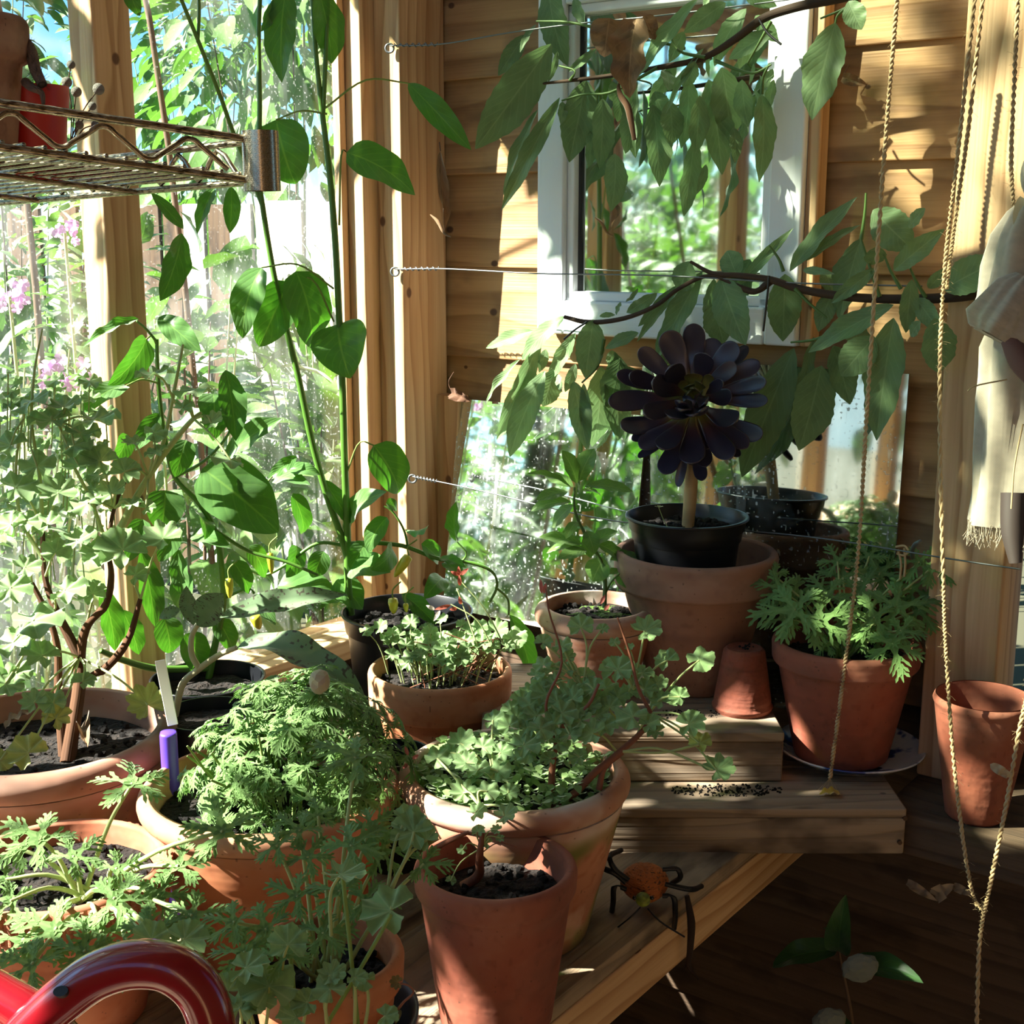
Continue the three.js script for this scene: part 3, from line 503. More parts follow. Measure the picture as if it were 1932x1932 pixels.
  for (const [dx, dz] of [[0.006, 0.002], [-0.006, 0.001], [0.001, -0.006]]) addBlade(t, sl, M.seedling, sd, sd.clone().add(new V3(dx, 0.002, dz)), UP, 0.006, 'weed_leaf');
  addTube(t, 'weed_stem', [sd, sd.clone().add(new V3(0.006, -0.015, 0.004)), sd.clone().add(new V3(0.014, -0.03, 0.01))], 0.0006, M.stemPale, 5);
}
{ // citrus seedling
  const [t, h, rim] = potAt('potted_citrus', 'young glossy citrus seedling in a thick-rimmed mossy terracotta pot', 'potted plant', null, 1125, 1140, 1.86, STEP2);
  pot(t, 0.174, h, 0.112, clayF, { band: 0.22, out: 0.002, thick: 0.013, roll: true }, 0.84);
  M.moss = std({ color: lin('#3f5a1c'), bumpMap: soilBump, bumpScale: 0.006, roughness: 1 });
  const ms = part(t, 'moss', soilDisc(0.05, 0.006, 44), M.moss); ms.position.set(0.008, h * 0.845, -0.012);
  const cg = [blade({ pr: CITRUS, W: 0.42, fold: 0.18, arch: 0.5 }), blade({ pr: CITRUS, W: 0.42, fold: 0.3, arch: 0.9, twist: 0.2 })], cm = bladeTex('#648f38', '#a9c470', { n: 8, strength: 0.45, seed: 3 });
  M.citrus = leafMat(cm, '#f0f6e4', { coat: 0.5, cr: 0.25 });
  const Q = (x, y) => [600 + x * 0.3623, 600 + y * 0.3623], d = 1.85;
  addTube(t, 'stem', [at(...Q(1492, 1510), d - 0.005), at(...Q(1487, 1300), d), at(...Q(1410, 1160), d), at(...Q(1340, 1010), d), at(...Q(1335, 880), d)], [0.0032, 0.0028, 0.0022, 0.002, 0.0015], M.stemDark, 8);
  addTube(t, 'twig', [at(...Q(1500, 1430), d), at(...Q(1530, 1370), d - 0.01), at(...Q(1570, 1330), d - 0.015)], 0.0014, M.stemDark, 6);
  [[1350, 860, 1270, 690, 110], [1360, 850, 1440, 680, 120], [1330, 880, 1180, 820, 90], [1320, 890, 1090, 810, 45], [1390, 870, 1640, 905, 90], [1380, 900, 1470, 925, 50], [1300, 905, 1135, 950, 90], [1320, 960, 1110, 1005, 90], [1330, 975, 1220, 1090, 110], [1350, 1060, 1290, 1150, 60], [1380, 1180, 1150, 1140, 90], [1390, 1200, 1190, 1225, 60], [1400, 1210, 1250, 1255, 90], [1420, 1190, 1560, 1110, 95], [1440, 1170, 1615, 1275, 115], [1400, 1110, 1440, 1230, 90], [1490, 1250, 1430, 1372, 150], [1520, 1260, 1690, 1265, 100], [1560, 1330, 1640, 1412, 95], [1500, 1330, 1580, 1325, 55], [1420, 1250, 1400, 1130, 80]].forEach(([bx, by, tx, ty, w], i) => {
    const b = at(...Q(bx, by), d), p = at(...Q(tx, ty), d + (i % 3 - 1) * 0.022); addBlade(t, cg[i % 2], M.citrus, b, p, toCam(p).multiplyScalar(0.7).add(UP).normalize(), w * 0.3623 / FOCAL * d);
  });
}
{ // small upturned pot
  const foot = onY(1400, 1338, STEP2), t = thing('upturned_pot', 'small empty terracotta pot standing upside down on the upper step', 'pot', null, foot), h = 0.088;
  const g = lathe(potProfile(0.083, h, 0.056, { band: 0.16, out: 0.001, thick: 0.006 }), 48); g.rotateX(Math.PI); g.translate(0, h, 0); part(t, 'pot', g, clayB);
  part(t, 'chip', moved(crumbs(0.014, 14, 0.002, 77), 0.004, h, 0.002), M.soil).userData.kind = 'stuff';
}
// ---- scented geranium with deeply cut leaves
const lacyBig = [1, 2, 3, 4].map((s) => lacyLeaf({ lobes: 5, spread: 2.2, width: 0.056, segs: 3, seglen: 0.44, seed: s, droop: 0.24, web: 0.5, fine: 2 }));
const lacyFine = [5, 6, 7, 8].map((s) => lacyLeaf({ lobes: 5, spread: 2.0, width: 0.054, segs: 3, seglen: 0.4, seed: s, droop: 0.4, web: 0.3 }));
const lacyMaps = palmTex('#799e5a', '#b0c690', { rays: 5, spread: 2.15, strength: 0.3, seed: 4 });
M.lacy = leafMat(lacyMaps, '#eaf5dc', { coat: 0.08, cr: 0.6, thru: 0.4 });
// leaves given as [x, y, radius, direction, nearer] in the photograph's pixels; face: how far the blade turns from up to the lens
function cutLeaves(t, list, d, root, geos, mats, face = 0.9, stem = 0.0016, stalkMat = M.stemPale) {
  list.forEach(([x, y, r, dir, dz = 0, f = face], i) => {
    const p = at(x, y, d - dz), n = toCam(p).multiplyScalar(f).add(UP.clone().multiplyScalar(1)).add(new V3(rr(-0.25, 0.25), 0, rr(-0.2, 0.2))).normalize();
    const m = addDisc(t, geos[i % geos.length], mats[i % mats.length], p, n, imgDir(dir), r / FOCAL * d * 1.16);
    if (root) { const b = typeof root === 'function' ? root(x, y, i) : root.clone().add(new V3(rr(-0.012, 0.012), 0, rr(-0.012, 0.012))); addTube(t, 'stalk', [b, b.clone().lerp(p, 0.55).add(new V3(0, 0.012, 0)), p], [stem * 1.3, stem, stem * 0.8], stalkMat, 6, 4); }
  });
}
{
  const [t, h, rim] = potAt('potted_geranium', 'cut-leaved scented geranium in a terracotta pot on the blue saucer', 'potted plant', 'potted geraniums', 1597, 1205, 1.773, STEP1 + 0.01);
  pot(t, 0.196, h, 0.125, clayB, { band: 0.2, out: 0.004, thick: 0.01 }, 0.84);
  const root = new V3(t.position.x, t.position.y + h * 0.84, t.position.z);
  for (const [x, y] of [[1515, 1190], [1620, 1170], [1700, 1130], [1560, 1180], [1650, 1190]]) addTube(t, 'stem', [root.clone().add(new V3(rr(-0.02, 0.02), 0, rr(-0.02, 0.02))), at((x + 1600) / 2, 1225, 1.76), at(x, y, 1.75)], [0.0035, 0.003, 0.0022], M.stemGreen, 7);
  cutLeaves(t, [[1500, 1150, 78, -80, 0.05], [1545, 1170, 70, 60, 0.06], [1470, 1110, 50, -60, 0], [1500, 1120, 60, -30, -0.03], [1690, 1145, 80, 70, 0.04], [1650, 1165, 62, -60, 0.05], [1735, 1150, 60, 100, 0.02], [1685, 1215, 60, 170, 0.08], [1700, 1190, 40, 120, 0.07], [1760, 1070, 55, 75, 0.03], [1735, 1060, 45, -70, 0.02], [1590, 1090, 60, -10, -0.04], [1620, 1120, 62, 10, -0.02], [1560, 1125, 55, -20, 0], [1660, 1080, 55, 30, -0.05], [1600, 1160, 50, -160, 0.02], [1630, 1195, 35, 180, 0.04], [1560, 1215, 28, 200, 0.05], [1650, 1235, 30, 90, 0.03], [1480, 1165, 40, -110, 0.04], [1720, 1110, 50, 40, 0], [1580, 1060, 42, -20, -0.05], [1640, 1050, 40, 10, -0.06], [1460, 1085, 36, -40, -0.03]], 1.77, root, lacyBig, [M.lacy], 1.35);
  const s = thing('saucer', 'blue and white glazed plate under the geranium pot, with an upturned edge', 'saucer', null, onY(1602, 1430, STEP1));
  M.glaze = phy({ map: tex(256, 128, (u, v) => mixc(hex('#d6dadb'), hex('#2a3f86'), clamp(sstep(0.5, 0.6, fbm(u * 16, v * 6, 16, 6, 9, 4))))), roughness: 0.2, clearcoat: 0.8, clearcoatRoughness: 0.1 });
  part(s, 'plate', lathe([[0, 0.001], [0.05, 0], [0.055, 0.002], [0.085, 0.009], [0.1, 0.019], [0.1005, 0.021], [0.0985, 0.0215], [0.083, 0.0125], [0.05, 0.0055], [0, 0.005]], 56), M.glaze);
}
{ // fallen yellow leaf on the step
  const p = onY(1565, 1502, STEP1), t = thing('fallen_leaf', 'small yellow fallen leaf on the edge of the lower step', 'leaf', null, p); M.yellow = leafMat({}, '#d8b83c', { coat: 0.05 });
  const b = addBlade(t, blade({ pr: OVATE, W: 0.7, arch: 0.9, wave: 0.08, fold: 0.3 }), M.yellow, p.clone().add(new V3(0.014, 0.002, 0)), p.clone().add(new V3(-0.014, 0.003, 0.002)), UP, 0.02);
}
{
  const p = onY(1370, 1492, STEP1), t = thing('spilled_soil', 'dark potting soil spilled along the front of the lower step', 'soil', null, p), g = crumbs(1, 260, 0.02, 91); g.scale(0.075, 0.085, 0.02); stuff(part(t, 'crumbs', g, M.soil)); t.userData.kind = 'stuff';
  const p2 = onY(1290, 1348, STEP2), t2 = thing('spilled_soil', 'dark soil crumbs scattered on the upper step beside the small pot', 'soil', null, p2), g2 = crumbs(1, 120, 0.02, 92); g2.scale(0.06, 0.07, 0.018); stuff(part(t2, 'crumbs', g2, M.soil)); t2.userData.kind = 'stuff';
}

// ------------------------------------------------------------------ wires, fruit tree, twine
M.wire = std({ color: lin('#6f7476'), metalness: 0.7, roughness: 0.5 }); M.zip = std({ color: lin('#101112'), roughness: 0.4 });
function strainWire(label, eye, knot, pts, thick = 0.0011) {
  const t = thing('training_wire', label, 'wire', 'training wires for the fruit tree', eye);
  addTube(t, 'wire', [eye, knot, ...pts], thick, M.wire, 6, 6);
  const n = 26, h = []; for (let i = 0; i <= n; i++) { const u = i / n, c = eye.clone().lerp(knot, 0.1 + 0.9 * u), a = u * 44; h.push(c.add(new V3(0, Math.cos(a) * 0.0028, Math.sin(a) * 0.0028))); }
  addTube(t, 'twisted_end', h, 0.0009, M.wire, 5, 3);
  const ring = part(t, 'screw_eye', new THREE.TorusGeometry(0.0065, 0.0018, 8, 20), M.wire); ring.position.set(0, -0.004, 0); ring.rotation.y = TURN + 0.5;
  return t;
}
const WB = 0.122;
strainWire('uppermost galvanised training wire, rusty at its twisted end', onB(735, 86, WB), onB(826, 84, WB), [onB(960, 62, WB), onB(1085, 45, WB), onB(1240, 30, WB), onB(1545, -8, WB)]);
strainWire('middle galvanised training wire running across the white frame', onB(745, 508, WB), onB(828, 507, WB), [onB(900, 510, WB), onB(1010, 516, WB), onB(1250, 520, WB), onB(1500, 534, WB), onB(1740, 540, WB)]);
strainWire('lowest training wire in front of the leaning mirrors', onB(778, 899, WB), onB(824, 908, WB), [onB(900, 924, WB), onB(1160, 983, WB - 0.01), onB(1460, 1006, WB - 0.03), onB(1580, 1020, WB - 0.02), onB(1790, 1054, WB), onB(1925, 1074, WB)]);

const peachG = [blade({ W: 0.36, fold: 0.2, arch: 0.35, wave: 0.03, waves: 2, teeth: 0.03, ny: 18, nx: 6 }), blade({ W: 0.36, fold: 0.12, arch: 0.7, wave: 0.02, teeth: 0.03, ny: 18, nx: 6, twist: 0.3 }), blade({ W: 0.36, fold: 0.3, arch: 0.2, wave: 0.04, waves: 2.5, teeth: 0.03, ny: 18, nx: 6, twist: -0.35 }), blade({ pr: CITRUS, W: 0.36, fold: 0.15, arch: 0.5, wave: 0.03, teeth: 0.03, ny: 18, nx: 6 })];
const peachMaps = bladeTex('#7c996a', '#b2c79e', { n: 10, slant: 0.55, strength: 0.42, mott: 0.5, seed: 21 });
M.peach = leafMat(peachMaps, '#dcead4', { coat: 0.32, cr: 0.42, thru: 0.4 });
M.deadLeaf = leafMat(bladeTex('#86694a', '#ac8c66', { n: 7, seed: 5, mott: 0.9 }), '#ffffff', { coat: 0.02, thru: 0.2 });
M.deadDark = leafMat({}, '#5a3a22', { coat: 0.05, thru: 0.15 });
function peachLeaves(t, list, bMin) {
  list.forEach(([bx, by, tx, ty, w, k], i) => {
    const b = bMin(bx, i, (by + ty) / 2), b0 = onB(bx, by, b), b1 = onB(tx, ty, Math.max(0.035, b + rr(-0.025, 0.03))), mid = b0.clone().lerp(b1, 0.5), d = depthOf(mid), side = k === 2 ? -0.75 : k === 1 ? 0.45 : rr(-0.35, 0.25);
    const n = toCam(mid).add(new V3(side, k === 2 ? 0.35 : 0.1, 0)).normalize();
    addBlade(t, peachG[w / Math.hypot(tx - bx, ty - by) > 0.5 ? 3 : i % 3], M.peach, b0, b1, n, w * 1.08 / FOCAL * d);
  });
}
{
  const t = thing('fruit_tree_branch', 'leafy upper branch of the wall-trained fruit tree across the white window top', 'branch', 'wall-trained fruit tree', onB(1600, 10, 0.13)), B = (x, y, b = 0.12) => onB(x, y, b);
  M.branch = std({ color: lin('#a08a74'), map: W_dark.map, bumpMap: W_dark.bumpMap, bumpScale: 0.002, roughness: 0.85 });
  addTube(t, 'branch', [B(1690, -40), B(1600, -8), B(1500, 14), B(1440, 35), B(1390, 72), B(1330, 108), B(1240, 128), B(1150, 143), B(1075, 152), B(1020, 158)], [0.0075, 0.006, 0.0055, 0.004, 0.003, 0.0018], M.branch, 9, 5);
  for (const p of [[[1330, 108], [1280, 95], [1262, 60]], [[1240, 128], [1150, 175], [1100, 178], [1060, 190]], [[1150, 60], [1075, 42], [1012, 40]], [[1075, 152], [1085, 135], [1055, 124]], [[1350, 115], [1420, 138], [1455, 122]], [[1455, 40], [1410, 120]], [[1640, -20], [1600, 12], [1548, 35]], [[1600, 12], [1580, 30], [1576, 44]], [[1437, 178], [1440, 145], [1452, 120]]]) addTube(t, 'twig', p.map(([x, y]) => B(x, y, 0.125)), [0.0026, 0.0018, 0.0014], M.stemDark, 6, 4);
  peachLeaves(t, [[1040, 83, 897, 281, 78, 0], [1035, -30, 1071, 124, 56, 2], [1106, 151, 1074, 306, 66, 0], [990, 66, 940, 143, 32, 0], [1012, 46, 981, 99, 14, 2], [1056, 184, 946, 397, 34, 0], [1015, 207, 950, 368, 24, 2], [1052, 97, 1033, 157, 13, 1], [1126, 91, 1072, 135, 15, 0], [1137, 186, 1131, 319, 46, 1], [1190, 186, 1199, 298, 31, 0], [1203, 153, 1200, 296, 17, 2], [1232, 197, 1244, 352, 52, 1], [1155, 153, 1159, 192, 22, 0], [1083, -2, 1106, 50, 24, 2], [1317, -2, 1203, 146, 34, 2], [1408, 16, 1348, 125, 42, 2], [1362, 127, 1376, 262, 68, 1], [1337, 150, 1362, 330, 62, 1], [1437, 178, 1432, 344, 46, 1], [1426, 180, 1399, 275, 28, 2], [1328, 91, 1255, 216, 18, 2], [1263, 190, 1268, 272, 46, 1], [1310, 262, 1290, 408, 40, 1], [1458, 60, 1375, 112, 38, 2], [1369, 5, 1290, 62, 36, 0], [1576, 43, 1532, 227, 76, 0], [1601, 2, 1626, 56, 42, 0], [1338, 100, 1338, 146, 9, 2], [1458, 130, 1437, 178, 25, 2], [1460, 150, 1452, 205, 22, 2], [1310, 115, 1290, 165, 32, 1], [1255, 130, 1262, 172, 32, 1], [1235, 173, 1255, 223, 36, 0], [1332, 310, 1314, 367, 17, 1], [1400, -18, 1466, 12, 32, 2], [1345, -14, 1325, 24, 14, 2], [1384, 240, 1386, 308, 26, 1], [1062, 192, 1058, 235, 20, 1], [1117, 245, 1110, 317, 26, 1], [1300, 150, 1285, 280, 44, 1], [1275, 120, 1225, 190, 30, 1], [1180, 150, 1165, 230, 40, 1], [1410, 60, 1395, 130, 30, 1], [1425, 30, 1470, 80, 30, 0], [1290, 60, 1262, 118, 26, 0], [1190, 200, 1180, 290, 44, 1], [1320, 180, 1312, 290, 40, 1], [1400, 150, 1412, 240, 40, 2], [1160, 290, 1152, 400, 46, 1]], (x, i) => 0.075 + 0.06 * hash(i, 3, 9) + (x > 1500 ? 0.03 : 0));
  for (const p of [[[1432, 36], [1448, 62], [1474, 84]]]) addTube(t, 'cable_tie', p.map(([x, y]) => B(x, y, 0.14)), 0.0016, M.zip, 6, 4);
}
{
  const t = thing('fruit_tree_branch', 'leafy lower branch of the wall-trained fruit tree behind the rosette succulent', 'branch', 'wall-trained fruit tree', onB(1800, 560, 0.12)), B = (x, y, b = 0.12) => onB(x, y, b);
  addTube(t, 'branch', [B(1960, 535), B(1900, 545), B(1800, 560), B(1720, 564), B(1600, 560), B(1500, 543), B(1455, 528), B(1395, 520), B(1345, 516), B(1303, 494)], [0.008, 0.0075, 0.0065, 0.006, 0.0055, 0.005, 0.0045, 0.0035, 0.0022], M.branch, 9, 5);
  addTube(t, 'branch', [B(1455, 530), B(1425, 550), B(1398, 543), B(1340, 520), B(1280, 545), B(1240, 575), B(1180, 600), B(1110, 608), B(1065, 598)], [0.005, 0.005, 0.004, 0.003, 0.003, 0.0032, 0.0035, 0.004, 0.003], M.branch, 8, 5);
  for (const p of [[[1478, 512], [1470, 490], [1452, 464]], [[1625, 452], [1632, 400], [1634, 364]], [[1747, 562], [1728, 530], [1714, 498]], [[1700, 545], [1680, 510], [1668, 480]], [[1600, 612], [1540, 640], [1492, 646]], [[1500, 545], [1530, 575], [1560, 600]], [[1660, 560], [1640, 500], [1625, 452]], [[1140, 640], [1128, 690], [1098, 722]]]) addTube(t, 'twig', p.map(([x, y]) => B(x, y, 0.125)), [0.0028, 0.002, 0.0014], M.stemDark, 6, 4);
  for (const p of [[[1451, 520], [1449, 545], [1440, 625]], [[1064, 640], [1085, 622], [1107, 608]]]) addTube(t, 'cable_tie', p.map(([x, y]) => B(x, y, 0.145)), 0.0016, M.zip, 6, 4);
  peachLeaves(t, [[1006, 624, 917, 657, 26, 2], [1066, 597, 985, 680, 34, 2], [1020, 640, 937, 830, 36, 0], [981, 678, 917, 760, 16, 2], [1028, 700, 962, 862, 47, 0], [1086, 628, 1034, 721, 27, 0], [1119, 603, 1104, 713, 53, 0], [1030, 659, 1017, 703, 18, 0], [1045, 697, 1024, 767, 46, 1], [1007, 690, 968, 781, 34, 1], [1086, 686, 1066, 740, 19, 0], [1082, 719, 1107, 848, 42, 0], [1101, 723, 1111, 846, 22, 0], [1134, 692, 1117, 843, 62, 1], [1159, 665, 1167, 831, 62, 1], [1205, 628, 1142, 658, 25, 2], [1155, 661, 1157, 701, 29, 1], [1240, 552, 1182, 590, 25, 1], [1204, 543, 1180, 570, 10, 1], [1131, 597, 1161, 594, 11, 2], [1171, 570, 1163, 595, 11, 2], [1275, 539, 1204, 616, 26, 1], [1279, 550, 1202, 645, 13, 0], [1053, 707, 1061, 740, 15, 2], [1170, 676, 1148, 770, 60, 1], [1303, 493, 1282, 551, 47, 0], [1325, 512, 1236, 682, 44, 0], [1360, 524, 1407, 651, 66, 0], [1347, 526, 1327, 590, 26, 1], [1340, 570, 1365, 648, 60, 1], [1392, 539, 1497, 430, 21, 0], [1392, 524, 1372, 473, 43, 0], [1481, 517, 1477, 644, 62, 0], [1490, 512, 1617, 372, 37, 2], [1521, 492, 1624, 424, 21, 2], [1624, 450, 1584, 606, 64, 2], [1647, 396, 1722, 470, 70, 2], [1715, 430, 1746, 393, 26, 2], [1686, 510, 1782, 432, 42, 0], [1780, 546, 1888, 490, 64, 0], [1752, 544, 1785, 505, 24, 0], [1720, 527, 1709, 628, 35, 0], [1729, 563, 1775, 626, 36, 0], [1763, 600, 1772, 703, 68, 1], [1686, 600, 1654, 831, 74, 0], [1686, 575, 1525, 665, 44, 2], [1572, 550, 1544, 626, 37, 0], [1652, 506, 1568, 572, 29, 0], [1555, 510, 1572, 555, 37, 1], [1650, 635, 1587, 709, 62, 0], [1572, 652, 1604, 763, 57, 1], [1550, 690, 1507, 850, 82, 1], [1498, 657, 1400, 900, 72, 0], [1535, 635, 1498, 771, 26, 1], [1737, 606, 1718, 635, 25, 2], [1515, 510, 1575, 517, 15, 2], [1655, 465, 1645, 500, 42, 1], [1600, 600, 1640, 700, 50, 1], [1290, 600, 1250, 690, 50, 1], [1180, 690, 1200, 760, 50, 1]], (x, i, y) => y > 625 && x > 1120 && x < 1540 ? 0.036 + 0.02 * hash(i, 5, 9) : 0.07 + 0.055 * hash(i, 5, 9) + (x > 1640 ? 0.045 : 0));
}
// dead leaves
{
  const t = thing('dead_leaf', 'big crumpled brown dead leaf draped over the uppermost wire', 'leaf', null, onB(1180, 40, 0.16)), g = blade({ pr: OVATE, W: 0.6, fold: 0.7, arch: 0.8, wave: 0.14, waves: 3, ny: 18, nx: 8 }), P = (x, y, b = 0.165) => onB(x, y, b);
  addBlade(t, g, M.deadLeaf, P(1200, 36), P(1188, 185, 0.17), toCam(P(1190, 100)).add(new V3(-0.3, 0, 0)), 0.062, 'leaf_lobe');
  addBlade(t, blade({ pr: OVATE, W: 0.7, fold: -0.4, arch: -0.9, wave: 0.16, waves: 2.5, ny: 14, nx: 8 }), M.deadLeaf, P(1150, 34), P(1140, 108, 0.16), toCam(P(1150, 60)), 0.052, 'leaf_lobe');
  addBlade(t, blade({ pr: OVATE, W: 0.6, fold: -0.6, arch: -0.6, wave: 0.15, waves: 2, ny: 12, nx: 6 }), M.deadLeaf, P(1215, 30), P(1236, 75, 0.15), toCam(P(1220, 60)), 0.03, 'leaf_lobe');
  addTube(t, 'curled_tip', [P(1188, 160), P(1168, 158), P(1170, 178), P(1184, 200), P(1190, 225), P(1197, 264)], [0.0015, 0.002, 0.004, 0.005, 0.0045, 0.003], M.deadDark, 7, 5);
  const c = thing('dead_leaf', 'curled dry leaf hanging on cobweb in front of the corner post', 'leaf', null, onB(830, 360, 0.24));
  const A_ = (x, y) => onB(x, y, 0.24);
  addBlade(c, blade({ pr: PEACH, W: 0.3, fold: 1.5, arch: 0.5, wave: 0.05, ny: 16, nx: 6, twist: 1.2 }), M.deadLeaf, A_(831, 285), A_(838, 440), toCam(A_(830, 360)), 0.028, 'leaf_blade');
  addTube(c, 'leaf_stalk', [A_(829, 268), A_(831, 285)], 0.0009, M.deadDark, 5); addTube(c, 'leaf_tip', [A_(812, 405), A_(826, 418), A_(838, 440), A_(850, 447)], [0.001, 0.003, 0.002, 0.0008], M.deadLeaf, 6);
  const e = thing('dead_leaf', 'shrivelled dark leaf scrap hanging above the left mirror corner', 'leaf', null, onB(868, 748, 0.06)), E = (x, y) => onB(x, y, 0.06);
  addBlade(e, blade({ pr: OVATE, W: 0.7, fold: 0.8, arch: 1.2, wave: 0.15, ny: 10, nx: 6 }), M.deadDark, E(852, 742), E(888, 757), toCam(E(868, 748)), 0.026, 'leaf_blade'); addTube(e, 'leaf_stalk', [E(856, 702), E(846, 722), E(854, 742)], 0.0006, M.deadDark, 5);
  const f = thing('dead_leaf', 'little brown leaf scrap stuck to the boards right of the white frame', 'leaf', null, onB(1610, 150, 0.012)), F = (x, y) => onB(x, y, 0.016);
  addBlade(f, blade({ pr: OVATE, W: 0.6, fold: 0.8, arch: 1.0, wave: 0.1, ny: 10, nx: 6 }), M.deadLeaf, F(1590, 146), F(1636, 160), toCam(F(1610, 150)), 0.02, 'leaf_blade'); addTube(f, 'leaf_stalk', [F(1602, 122), F(1594, 138), F(1590, 146)], 0.0007, M.deadDark, 5);
}
// jute twine: two plies laid round each other, with loose fibres
M.jute = std({ color: lin('#b89f78'), roughness: 1 });
function twine(label, pts, r = 0.0016, tail = 0) {
  const t = thing('jute_twine', label, 'twine', 'lengths of jute twine', pts[0]), c = new THREE.CatmullRomCurve3(pts, false, 'centripetal'), len = c.getLength(), n = Math.floor(len / 0.0022), q = rng(pts.length * 77 + Math.floor(pts[0].x * 1e4));
  for (const k of [0, 1]) { const path = []; for (let i = 0; i <= n; i++) { const p = c.getPoint(i / n), a = i / n * len / 0.014 * 6.283 + k * Math.PI; path.push(p.add(new V3(Math.cos(a) * r * 0.8, 0, Math.sin(a) * r * 0.8))); } addTube(t, 'ply', path, r, M.jute, 5, 1); }
  const h = []; for (let i = 0; i < len * 240; i++) { const p = c.getPoint(q()).sub(t.position), d = new V3(q() - 0.5, q() - 0.5, q() - 0.5).normalize().multiplyScalar(0.004 + 0.008 * q()); h.push(tube([p, p.clone().addScaledVector(d, 0.5).add(new V3(0, 0.001, 0)), p.clone().add(d)], 0.00013, 3, 1, false)); }
  for (let i = 0; i < tail; i++) { const p = pts[pts.length - 1].clone().sub(t.position), d = new V3(q() - 0.5, -0.5 - q(), q() - 0.5).multiplyScalar(0.025); h.push(tube([p, p.clone().addScaledVector(d, 0.5), p.clone().add(d).add(new V3(0.006 * (q() - 0.5), 0, 0))], 0.00018, 3, 2, false)); }
  stuff(part(t, 'loose_fibres', merge(h), M.jute)); return t;
}
twine('jute twine hanging down in front of the saucer pot to a frayed end', [at(1694, -20, 1.545), at(1668, 300, 1.59), at(1637, 750, 1.64), at(1618, 1050, 1.67), at(1592, 1270, 1.685), at(1566, 1468, 1.70)], 0.0018, 14);
twine('jute twine hanging along the right post and down past the empty pot', [at(1841, -20, 1.45), at(1806, 300, 1.5), at(1783, 500, 1.53), at(1773, 700, 1.545), at(1780, 1100, 1.57), at(1786, 1250, 1.57), at(1805, 1490, 1.555), at(1836, 1690, 1.53), at(1854, 1726, 1.51)]);
twine('second strand of jute twine looped against the face of the right post', [at(1856, -20, 1.47), at(1826, 250, 1.51), at(1800, 430, 1.53), at(1786, 545, 1.54)]);
twine('slack jute twine slanting down across the dark boards', [at(1960, 1240, 1.45), at(1930, 1345, 1.46), at(1896, 1530, 1.47), at(1868, 1670, 1.475), at(1850, 1760, 1.48), at(1842, 1960, 1.48)]);
twine('jute twine that the rag doll hangs from', [at(1921, -20, 1.43), at(1914, 150, 1.45), at(1908, 320, 1.47), at(1916, 430, 1.48)]);
